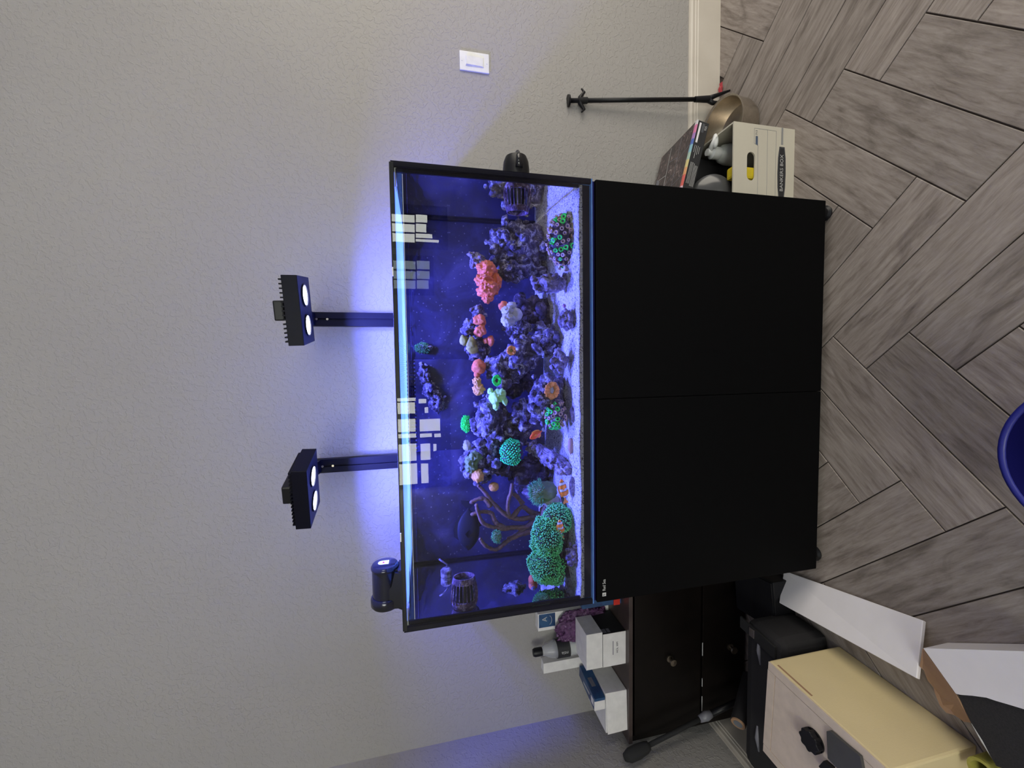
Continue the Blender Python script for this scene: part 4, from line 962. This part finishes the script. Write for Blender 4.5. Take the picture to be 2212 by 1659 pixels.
obj('bottom_panel', M().box(((BX0 + BX1) / 2, (BY0 + BY1) / 2, 0.004), (BX1 - BX0 - 0.012, BY1 - BY0 - 0.012, 0.006)), 'cardbox', t)
y = BY0 - 0.0003
def line(x0, z0, x1, z1, w=0.0009, mat='greyink', name='printed_line'):
    d = Vector((x1 - x0, 0, z1 - z0)); nn = Vector((-d.z, 0, d.x)).normalized() * w / 2; a, b = Vector((x0, y, z0)), Vector((x1, y, z1))
    return obj(name, M().prism([a - nn, b - nn, b + nn, a + nn], (0, 0.0002, 0)), mat, t)
for z in (0.152, 0.114, 0.0785): line(BX0 + 0.002, z, 0.889 if z < 0.14 else 0.832, z)
line(0.889, 0.0785, 0.889, 0.168); line(0.889, 0.168, 0.839, 0.168); line(0.839, 0.168, 0.832, 0.152)
obj('printed_bar', M().prism([(0.864, y, 0.1625), (0.838, y, 0.1625), (0.8335, y, 0.1535), (0.864, y, 0.1535)], (0, 0.0002, 0)), 'blueink', t)
text('713', 0.011, (0.8755, y, 0.1588), FRONT, 'greyink', t)
for x0, x1 in ((BX0 + 0.001, 0.651), (0.845, 0.9025)):
    for z, w, mt_ in ((0.053, 0.0028, 'blueink'), (0.0486, 0.0010, 'greyink'), (0.0574, 0.0010, 'greyink')): line(x0, z, x1, z, w, mt_)
bar = [(0.838, 0.064), (0.800, 0.069), (0.747, 0.0705), (0.700, 0.069), (0.660, 0.064), (0.660, 0.042), (0.700, 0.037), (0.747, 0.0355), (0.800, 0.037), (0.838, 0.042)]
np_ = obj('name_panel', M().prism([(a, y, b) for a, b in bar], (0, 0.0002, 0)), 'ink', t)
ins = [(0.749 + (a - 0.749) * 0.965, 0.053 + (b - 0.053) * 0.84) for a, b in bar]
for i in range(10): 
    (a, b), (c_, d_) = ins[i], ins[(i + 1) % 10]; dv = Vector((c_ - a, 0, d_ - b)); nn = Vector((-dv.z, 0, dv.x)).normalized() * 0.0004
    obj('panel_outline', M().prism([Vector((a, y - .0003, b)) - nn, Vector((c_, y - .0003, d_)) - nn, Vector((c_, y - .0003, d_)) + nn, Vector((a, y - .0003, b)) + nn], (0, .0002, 0)), 'greyink', np_)
text('BANKERS BOX', 0.0185, (0.749, y - 0.0003, 0.0528), FRONT, 'paleink', t, sx=1.03)
# what is in the file box
t = thing('pump_bottle', 'clear bottle with a white pump cap standing in the file box', 'bottle', (0.862, 0.262, 0.007))
obj('bottle_body', M().lathe([(0.0, 0.0), (0.034, 0.0), (0.036, 0.004), (0.036, 0.17), (0.030, 0.195), (0.016, 0.21), (0.0, 0.21)], 24, (0.858, 0.262, 0.008)), 'milky', t, smooth=2)
obj('pump_cap', M().lathe([(0.0, 0.205), (0.021, 0.205), (0.021, 0.235), (0.012, 0.24), (0.012, 0.255), (0.0, 0.255)], 20, (0.858, 0.262, 0.008)), 'white', t, smooth=2)
obj('pump_spout', M().sphere((0.885, 0.235, 0.250), (0.026, 0.012, 0.010), 2).cyl((0.858, 0.262, 0.253), (0.895, 0.225, 0.256), 0.010, 0.006, 10), 'white', t, smooth=True)
t = thing('round_tub', 'dark round tub with a domed lid tipped sideways in the file box', 'tub', (0.70, 0.262, 0.008))
TR = Matrix.Rotation(0.95, 3, 'X')
obj('tub_wall', M().lathe([(0.0, -0.10), (0.052, -0.10), (0.057, 0.0), (0.0, 0.0)], 32, (0.697, 0.236, 0.268), TR), 'smoke', t, smooth=2)
obj('tub_lid', M().lathe([(0.0, -0.002), (0.064, -0.002), (0.066, 0.0), (0.066, 0.009), (0.061, 0.012), (0.050, 0.018), (0.03, 0.022), (0.0, 0.023)], 36, (0.697, 0.236, 0.268), TR), 'smoke', t, smooth=2)
o = obj('yellow_sponge', M().box((0.744, 0.172, 0.125), (0.040, 0.034, 0.234), chamf=0.008), 'yellow')
tag(o, 'yellow sponge block standing in the front of the file box', 'sponge')
o = obj('black_pouch', M().box((0.79, 0.42, 0.13), (0.19, 0.16, 0.24), chamf=0.03), 'cloth'); tag(o, 'black cloth pouch filling the back of the file box', 'pouch')

# black picture box lying across the file box
t = bpy.data.objects.new('game_box', None); COL.objects.link(t)
GR = Euler((-0.09, 0.255, -0.006)).to_matrix()
t.location = (0.782, 0.371, 0.3262); t.rotation_euler = (-0.09, 0.255, -0.006)
tag(t, 'black picture box with a rainbow edge stripe lying tilted across the file box', 'box')
gw, gd, gh = 0.346, 0.256, 0.046
obj('box_body', M().box((0, 0, -0.001), (gw, gd, gh - 0.002), chamf=0.001), 'ink', t, local=True)
obj('picture_lid', M().box((0, 0.004, gh / 2 - 0.0008), (gw - 0.002, gd - 0.012, 0.0016)), 'print', t, local=True)
obj('colour_stripe', M().box((0, -gd / 2 + 0.006, gh / 2), (gw, 0.010, 0.0022)).box((0, -gd / 2 - 0.0004, gh / 2 - 0.0022), (gw, 0.0012, 0.004)), 'rainbow', t, local=True)
obj('pale_corner', M().prism([(-0.02, gd / 2 - 0.012, gh / 2 + 0.0002), (0.07, gd / 2 - 0.012, gh / 2 + 0.0002), (0.05, gd / 2 - 0.04, gh / 2 + 0.0002), (-0.03, gd / 2 - 0.05, gh / 2 + 0.0002)], (0, 0, 0.0004)), 'piping', t, local=True)
for k, (xa, ya, xb, yb) in enumerate(((-.16, .02, .165, .045), (-.16, -.045, .165, -.03), (-.05, .115, -.02, .035), (.06, .11, .05, .04), (.0, .03, .02, -.04), (.1, .03, .085, -.035), (-.09, .03, -.1, -.04), (-.03, -.045, -.02, -.11), (.07, -.04, .09, -.11))):
    a_, b_ = Vector((xa, ya, gh / 2 + .0001)), Vector((xb, yb, gh / 2 + .0001)); n_ = Vector((-(b_ - a_).y, (b_ - a_).x, 0)).normalized() * .0011
    obj('panel_border', M().prism([a_ - n_, b_ - n_, b_ + n_, a_ + n_], (0, 0, .0003)), 'piping' if k % 3 else 'paleink', t, local=True)
def gbar(x0, x1, z, h, mat='paleink'): obj('printed_line', M().box(((x0 + x1) / 2, -gd / 2 - 0.0004, z), (abs(x1 - x0), 0.0004, h)), mat, t, local=True)
gbar(0.094, 0.166, 0.0085, 0.0070, 'board')
for z in (-0.001, -0.004, -0.007): gbar(0.134, 0.166, z, 0.0014, 'greyink')
for k, (a, b) in enumerate(((0.058, 0.084), (0.038, 0.084), (0.052, 0.084), (0.056, 0.082))): gbar(a, b, 0.010 - 0.0064 * k, 0.0013)
for k in range(3): gbar(-0.055, 0.022, 0.010 - 0.0045 * k, 0.0012)
for k in range(4): gbar(-0.062, 0.014 if k else 0.02, -0.0045 - 0.0042 * k, 0.0012)
for k in range(7): gbar(-0.15, -0.08, 0.010 - 0.0044 * k, 0.0012)
c = bpy.data.curves.new('lettering', 'FONT'); c.body = '925'; c.size = 0.011; c.extrude = 0.0002; c.align_x = 'CENTER'; c.align_y = 'CENTER'; c.materials.append(MAT['paleink'])
o = bpy.data.objects.new('lettering', c); COL.objects.link(o); o.parent = t; o.location = (0.152, -gd / 2 - 0.0004, -0.0145); o.rotation_euler = FRONT; solid_text(o)

# ================================================================ left corner: low espresso cabinet
SX0, SX1, SY0, SY1, SH = -1.402, -0.768, 0.312, 0.510, 0.545
t = thing('shoe_cabinet', 'low espresso cabinet with two drop fronts in the left corner', 'cabinet', ((SX0 + SX1) / 2, 0.42, 0))
obj('top_board', M().box(((SX0 + SX1) / 2, (SY0 + SY1) / 2, SH - 0.008), (SX1 - SX0, SY1 - SY0, 0.016), chamf=0.0015), 'esptop', t)
for x in (SX0 + 0.012, SX1 - 0.012): obj('side_panel', M().box((x, (SY0 + SY1) / 2 + 0.004, (SH - 0.016) / 2), (0.022, SY1 - SY0 - 0.01, SH - 0.018)), 'espresso', t)
obj('back_panel', M().box(((SX0 + SX1) / 2, SY1 - 0.008, SH / 2 - 0.01), (SX1 - SX0 - 0.05, 0.012, SH - 0.03)), 'espresso', t)
for z0, z1, kz in ((0.226, 0.520, 0.366), (0.014, 0.216, 0.086)):
    d = obj('drop_front', M().box(((SX0 + SX1) / 2, SY0 + 0.012, (z0 + z1) / 2), (SX1 - SX0 - 0.056, 0.020, z1 - z0), chamf=0.002), 'espresso', t)
    kx = (SX0 + SX1) / 2
    obj('knob', M().lathe([(0.0, 0.0), (0.014, 0.0), (0.014, 0.003), (0.006, 0.005), (0.0055, 0.014), (0.011, 0.018), (0.0145, 0.021), (0.013, 0.026), (0.0, 0.0275)], 22, (kx, SY0 + 0.002, kz), Matrix.Rotation(PI / 2, 3, 'X')), 'brass', d, smooth=2)
for x0, x1 in ((-1.10, -1.045), (-1.335, -1.272), (-1.23, -1.195)):
    obj('worn_edge', M().box(((x0 + x1) / 2, SY0 + 0.0018, 0.2172), (x1 - x0, 0.0012, 0.003)), 'paleink', t)

def plain_box(name, label, c, d, mat, rz=0.0, group=None, chamf=0.0015):
    R = Matrix.Rotation(rz, 3, 'Z')
    t = thing(name, label, 'box', (c[0], c[1], c[2] - d[2] / 2), group)
    obj('box_body', M().box(c, d, R, chamf=chamf), mat, t)
    return t, (lambda x, y, z: Vector(c) + R @ Vector((x, y, z)))
T0 = SH + 0.0012
# lower box with a black wrap and white end
t, P = plain_box('carton', 'black carton with a white end panel, lowest on the espresso cabinet', (-1.0215, 0.405, T0 + 0.048), (0.132, 0.136, 0.096), 'ink')
obj('end_panel', M().box(P(0, -0.0688, 0), (0.132, 0.0016, 0.096)), 'card', t)
text('HOL 30M', 0.011, P(0.006, -0.0698, -0.012), FRONT, 'ink', t)
obj('printed_line', M().box(P(0.006, -0.0698, 0.006), (0.055, 0.0004, 0.003)), 'piping', t)
for zz, ww in ((0.036, 0.016), (0.018, 0.012)): obj('sticker', M().box(P(0.0662, -0.05, zz), (0.0006, 0.022, ww)), 'piping', t)
t, P = plain_box('carton', 'plain white carton stacked on the black one', (-1.019, 0.395, T0 + 0.0965 + 0.033), (0.142, 0.112, 0.066), 'card')
obj('lid_flap', M().box(P(0, 0.0, 0.0334), (0.1425, 0.1125, 0.0012)), 'card', t)
t, P = plain_box('carton', 'white carton with a loose front flap at the left end of the espresso cabinet', (-1.272, 0.412, T0 + 0.0445), (0.158, 0.166, 0.089), 'card', 0.03)
obj('front_flap', M().prism([P(-0.079, -0.0885, -0.0445), P(0.079, -0.0855, -0.0445), P(0.079, -0.0835, 0.0445), P(-0.079, -0.0905, 0.0400)], (0, 0.0016, 0)), 'card', t)
t, P = plain_box('carton', 'narrow blue printed carton lying on the white carton', (-1.215, 0.405, T0 + 0.0905 + 0.0235), (0.048, 0.152, 0.045), 'navybox', -0.13)
obj('end_panel', M().box(P(0, -0.0768, 0), (0.048, 0.0016, 0.045)), 'card', t)
obj('label_strip', M().box(P(0.0243, 0.012, 0.004), (0.0006, 0.082, 0.017)), 'piping', t)
obj('code_label', M().box(P(0.0, -0.058, 0.0228), (0.026, 0.024, 0.0005)), 'card', t)
obj('printed_line', M().box(P(-0.004, 0.0, 0.0228), (0.008, 0.06, 0.0005)), 'paleink', t)
t, P = plain_box('carton', 'tall white carton with a navy face and a pale letter behind the purple bag', (-0.972, 0.506, T0 + 0.157), (0.072, 0.042, 0.314), 'card')
obj('face_panel', M().box(P(0.006, -0.0214, 0.118), (0.056, 0.0006, 0.070)), 'navybox', t)
text('A', 0.030, P(0.012, -0.0219, 0.128), FRONT, 'paleink', t)
obj('emblem_arc', M().tube([P(0.018 * math.cos(a) + 0.006, -0.0219, 0.108 + 0.010 * math.sin(a)) for a in [PI + PI * k / 10 for k in range(11)]], 0.0010, 5), 'paleink', t)
t, P = plain_box('carton', 'slim white carton standing against the wall at the left of the bottle', (-1.176, 0.509, T0 + 0.1455), (0.044, 0.038, 0.291), 'card')
# clear bottle
t = thing('clear_bottle', 'clear bottle with a black cap and black label band behind the cartons', 'bottle', (-1.086, 0.472, T0))
bc = (-1.086, 0.474, T0)
obj('bottle_body', M().lathe([(0.0, 0.0), (0.032, 0.0), (0.034, 0.004), (0.034, 0.235), (0.030, 0.262), (0.020, 0.292), (0.014, 0.305), (0.0, 0.306)], 28, bc), 'frosted', t, smooth=2)
obj('contents', M().lathe([(0.0, 0.003), (0.031, 0.003), (0.031, 0.225), (0.0, 0.225)], 24, bc), 'milky', t, smooth=2)
obj('label_band', M().lathe([(0.0345, 0.188), (0.0349, 0.188), (0.0349, 0.243), (0.0345, 0.243), (0.0345, 0.188)], 28, bc), 'ink', t, smooth=2)
obj('cap', M().lathe([(0.0, 0.302), (0.0165, 0.302), (0.0165, 0.332), (0.013, 0.340), (0.0, 0.341)], 20, bc), 'plastic', t, smooth=2)
text('ntia', 0.020, (bc[0] + 0.003, bc[1] - 0.0354, T0 + 0.214), (PI / 2, -PI / 2, 0), 'paleink', t)
# purple film bag
c = (-1.005, 0.467, T0 + 0.116)
o = obj('plastic_bag', M().sphere(c, (0.085, 0.014, 0.115), 5, rockfn(201, 0.25, 2.2, 0.12)), 'bag', smooth=True, loc=c); tag(o, 'crinkled purple plastic bag standing behind the cartons', 'bag')
# right end: dark box with a small red tag
t, P = plain_box('carton', 'dark blue-black carton beside the aquarium stand with a red tab', (-0.822, 0.437, T0 + 0.083), (0.088, 0.13, 0.166), 'navybox')
obj('red_tab', M().box(P(-0.02, -0.067, -0.062), (0.05, 0.004, 0.026)), 'red', t)

# long-handled tool leaning in the corner
t = thing('long_tool', 'long black tool with a bulbous foam grip leaning in the left corner', 'tool', (-1.30, 0.262, 0.16))
pts = [(-1.392, 0.262, 0.592), (-1.390, 0.262, 0.57), (-1.384, 0.263, 0.535), (-1.376, 0.264, 0.50), (-1.372, 0.265, 0.487)]
obj('grip', M().tube(pts, [0.012, 0.0225, 0.0235, 0.019, 0.0145], 16), 'rubber', t, smooth=True)
obj('shaft', M().tube([(-1.373, 0.265, 0.492), (-1.342, 0.268, 0.352), (-1.318, 0.27, 0.252)], 0.0085, 12), 'rubber', t, smooth=True)
obj('coupling', M().tube([(-1.320, 0.27, 0.262), (-1.314, 0.27, 0.232), (-1.309, 0.27, 0.21)], [0.012, 0.017, 0.013], 14), 'piping', t, smooth=True)
obj('lower_shaft', M().tube([(-1.311, 0.27, 0.215), (-1.295, 0.272, 0.13), (-1.27, 0.274, 0.004)], 0.011, 12), 'plastic', t, smooth=True)
# rolled tube lying across the bag
t = thing('rolled_mat', 'dark rolled tube with a tan end propped between the black bag and the espresso cabinet', 'roll', (-1.2, 0.2, 0.17))
a, b = Vector((-1.252, 0.16, 0.183)), Vector((-1.19, 0.27, 0.030))
obj('roll', M().cyl(a, b, 0.026, seg=22), 'cloth', t, smooth=2)
obj('end_disc', M().cyl(a, a - (b - a).normalized() * 0.004, 0.024, seg=22), 'brown', t, smooth=2)
obj('end_core', M().cyl(a - (b - a).normalized() * 0.003, a - (b - a).normalized() * 0.0055, 0.015, seg=18), 'greyink', t, smooth=2)
# black soft bag with grey piping behind the safe
t = thing('black_bag', 'black soft bag with grey piping on the floor behind the safe', 'bag', (-1.07, 0.04, 0))
obj('bag_body', M().box((-1.08, 0.045, 0.1), (0.53, 0.145, 0.198), chamf=0.03), 'cloth', t)
for x0, x1 in ((-0.94, -0.85), (-1.25, -1.165)):
    obj('piping', M().tube([(x0, 0.050, 0.199), ((x0 + x1) / 2, 0.056, 0.202), (x1, 0.058, 0.199)], [0.003, 0.007, 0.003], 8), 'piping', t, smooth=True)
obj('strap', M().prism([(-0.835, -0.01, 0.199), (-0.875, -0.01, 0.199), (-0.862, 0.135, 0.199), (-0.822, 0.135, 0.199)], (0, 0, 0.006)), 'rubber', t)
obj('buckle', M().box((-0.846, 0.08, 0.206), (0.03, 0.022, 0.006), chamf=0.001), 'steel', t)
# dark case between the bag and the white board
t = thing('dark_case', 'black hard case lying on the floor between the aquarium stand and the safe', 'case', (-0.79, 0.11, 0))
obj('case_body', M().box((-0.80, 0.195, 0.045), (0.175, 0.185, 0.088), Matrix.Rotation(0.12, 3, 'Z'), chamf=0.004), 'plastic', t)
obj('lid_edge', M().box((-0.80, 0.195, 0.0915), (0.165, 0.175, 0.004), Matrix.Rotation(0.12, 3, 'Z')), 'gloss', t)

# safe on its back, door up
SR = Matrix.Rotation(-0.046, 3, 'Z'); sc_ = Vector((-0.993, -0.213, 0))
P = lambda x, y, z: sc_ + SR @ Vector((x, y, z))
t = thing('safe', 'beige steel safe lying on its back with its door facing up', 'safe', (-0.993, -0.213, 0))
sw, sd, sh_ = 0.306, 0.332, 0.273
obj('safe_body', M().box(P(0, 0, sh_ / 2), (sw, sd, sh_), SR, chamf=0.006), 'safe', t)
# face frame around a recessed door
mm = M(); fz = sh_ + 0.0015
for x in (-1, 1): mm.box(P(x * (sw / 2 - 0.0135), 0, fz), (0.025, sd - 0.004, 0.003), SR)
for yv in (-1, 1): mm.box(P(0, yv * (sd / 2 - 0.0135), fz), (sw - 0.054, 0.025, 0.003), SR)
obj('face_frame', mm, 'safedoor', t)
d = obj('door', M().box(P(0, 0, sh_ + 0.001), (sw - 0.056, sd - 0.056, 0.0024), SR), 'safedoor', t)
kx, ky = (-0.9420, -0.2070)
o = obj('knob', M().lathe([(0.0, 0.0), (0.028, 0.0), (0.028, 0.004), (0.0, 0.004)], 28, (kx, ky, sh_ + 0.0022)), 'plastic', d, smooth=2)
mm = M(); prof = []
for k in range(48):
    a = 2 * PI * k / 48; r = 0.0265 + 0.0025 * math.cos(8 * a); prof.append((kx + r * math.cos(a), ky + r * math.sin(a), sh_ + 0.006))
obj('knob_grip', mm.prism(prof, (0, 0, 0.018)), 'plastic', d, bevel=0.002)
KP = [(-0.8800, -0.2450), (-0.8710, -0.2530), (-0.8660, -0.3280), (-0.9100, -0.3380), (-0.9520, -0.2750), (-0.9500, -0.2500)]
obj('keypad', M().prism([(x, y_, sh_ + 0.0022) for x, y_ in KP], (0, 0, 0.009)), 'smoke', d, bevel=0.001)
KP2 = [(-0.9640, -0.2420), (-0.9610, -0.2650), (-0.9990, -0.2540), (-0.9930, -0.2290)]
obj('key_cover', M().prism([(x, y_, sh_ + 0.0022) for x, y_ in KP2], (0, 0, 0.012)), 'plastic', d, bevel=0.001)
obj('worn_print', M().box(P(sw / 2 + 0.0001, 0.09, sh_ - 0.012), (0.0004, 0.11, 0.006), SR), 'brown', t)

# white board leaning low beside the case
t = thing('white_board', 'long white shelf board propped low between the stand and the safe', 'board', (-0.7, -0.06, 0))
q = [Vector((-0.6010, -0.2770, 0.0130)), Vector((-0.6810, 0.1410, 0.0130)), Vector((-0.7700, 0.1000, 0.0750)), Vector((-0.7270, -0.3060, 0.0750))]
nn = (q[1] - q[0]).cross(q[3] - q[0]).normalized(); nn = nn if nn.z > 0 else -nn
obj('board_panel', M().prism(q, -nn * 0.012), 'board', t, bevel=0.002)
obj('prop_block', M().box((-0.735, -0.02, 0.018), (0.05, 0.10, 0.034), Matrix.Rotation(0.1, 3, 'Z')), 'plastic', t)

# torn cardboard in front of the safe
t = thing('torn_carton', 'torn white cardboard with brown inner flap on the floor in front of the safe', 'carton', (-0.66, -0.42, 0))
zc_ = 0.085
wp = [Vector(p) for p in ((-0.6320, -0.3230, 0.0850), (-0.5010, -0.5150, 0.0850), (-0.6320, -0.5190, 0.0850), (-0.6420, -0.4910, 0.0850), (-0.6490, -0.4740, 0.0850), (-0.6580, -0.4530, 0.0850), (-0.6630, -0.4390, 0.0850), (-0.6780, -0.4160, 0.0850), (-0.6920, -0.3970, 0.0850), (-0.6970, -0.3880, 0.0850), (-0.6660, -0.3570, 0.0850))]
obj('white_flap', M().prism(wp, (0, 0, -0.004)), 'board', t)
bp_ = [Vector(p) for p in ((-0.6360, -0.3200, 0.0830), (-0.6680, -0.3560, 0.0830), (-0.7000, -0.3860, 0.0830), (-0.7180, -0.3960, 0.0790), (-0.7510, -0.4100, 0.0730), (-0.7690, -0.3910, 0.0600), (-0.7750, -0.3680, 0.0500), (-0.7830, -0.3530, 0.0500), (-0.7750, -0.3400, 0.0500), (-0.7510, -0.3290, 0.0500), (-0.7390, -0.3260, 0.0500), (-0.7310, -0.3140, 0.0500), (-0.7070, -0.3080, 0.0550), (-0.7010, -0.3020, 0.0600))]
obj('brown_flap', M().prism(bp_, (0, 0, -0.003)), 'brown', t)
wl = [wp[0], wp[1]]
obj('side_wall', M().prism([wp[0] - Vector((0, 0, 0.004)), wp[1] - Vector((0, 0, 0.004)), Vector((wp[1].x, wp[1].y, 0.002)), Vector((wp[0].x, wp[0].y, 0.002))], (-0.004, -0.003, 0)), 'board', t)
obj('under_box', M().prism([Vector((p.x, p.y, 0.002)) + Vector((-0.012, -0.006, 0)) for p in (wp[0] + Vector((0.006, -0.02, 0)), wp[1], wp[2], wp[8])], (0, 0, 0.060)), 'brown', t)
fs = [Vector(p) for p in ((-0.6830, -0.3800, 0.0790), (-0.5920, -0.5150, 0.0790), (-0.7750, -0.5220, 0.0790), (-0.8070, -0.4570, 0.0790), (-0.7730, -0.4320, 0.0790), (-0.7480, -0.4140, 0.0790))]
o = thing('foam_sheet', 'black foam sheet with a pale cut edge lying over the torn cardboard at the safe', 'sheet', (fs[0].x, fs[0].y, 0.04))
obj('sheet', M().prism(fs, (0, 0, -0.010)), 'foamsheet', o)
obj('pale_edge', M().tube([fs[3] + Vector((0, 0, -0.002)), fs[4] + Vector((0, 0, -0.001)), fs[5] + Vector((0, 0, -0.001))], [0.0008, 0.0026, 0.0012], 6), 'paleink', o, smooth=True)
obj('sheet_fold', M().prism([fs[3] - Vector((0, 0, .01)), fs[4] - Vector((0, 0, .01)), fs[5] - Vector((0, 0, .01)), Vector((fs[5].x - .004, fs[5].y, .002)), Vector((fs[4].x - .004, fs[4].y, .002)), Vector((fs[3].x - .004, fs[3].y, .002))], (0.003, -0.003, 0)), 'foamsheet', o)
p = Vector((-0.8510, -0.4310, 0.0700))
t = thing('cardboard_tube', 'short tan cardboard tube standing at the near corner of the safe', 'tube', (p.x, p.y, 0))
obj('tube_wall', M().lathe([(0.020, 0.001), (0.027, 0.001), (0.027, 0.07), (0.020, 0.07), (0.020, 0.001)], 28, (p.x, p.y, 0)), 'coraltan', t, smooth=2)

# blue bucket in the foreground
t = thing('bucket', 'deep blue plastic bucket on the floor in front of the aquarium', 'bucket', (-0.0783, -0.6587, 0))
bq = (-0.0783, -0.6587, 0)
obj('bucket_wall', M().lathe([(0.0, 0.002), (0.118, 0.002), (0.123, 0.006), (0.145, 0.222), (0.141, 0.222), (0.119, 0.012), (0.0, 0.010)], 48, bq), 'navy', t, smooth=2)
obj('rim', M().lathe([(0.1455, 0.208), (0.151, 0.210), (0.1535, 0.218), (0.152, 0.225), (0.147, 0.227), (0.1425, 0.225), (0.141, 0.219), (0.142, 0.214), (0.1455, 0.208)], 56, bq), 'navyrim', t, smooth=True)
hp = [(bq[0] + 0.155 * math.cos(a), bq[1] + 0.155 * math.sin(a), 0.19 - 0.035 * math.sin(PI * k / 14)) for k, a in enumerate([PI * 1.02 + PI * 0.96 * k / 14 for k in range(15)])]
obj('bail_handle', M().tube(hp, 0.0022, 8), 'steel', t, smooth=True)
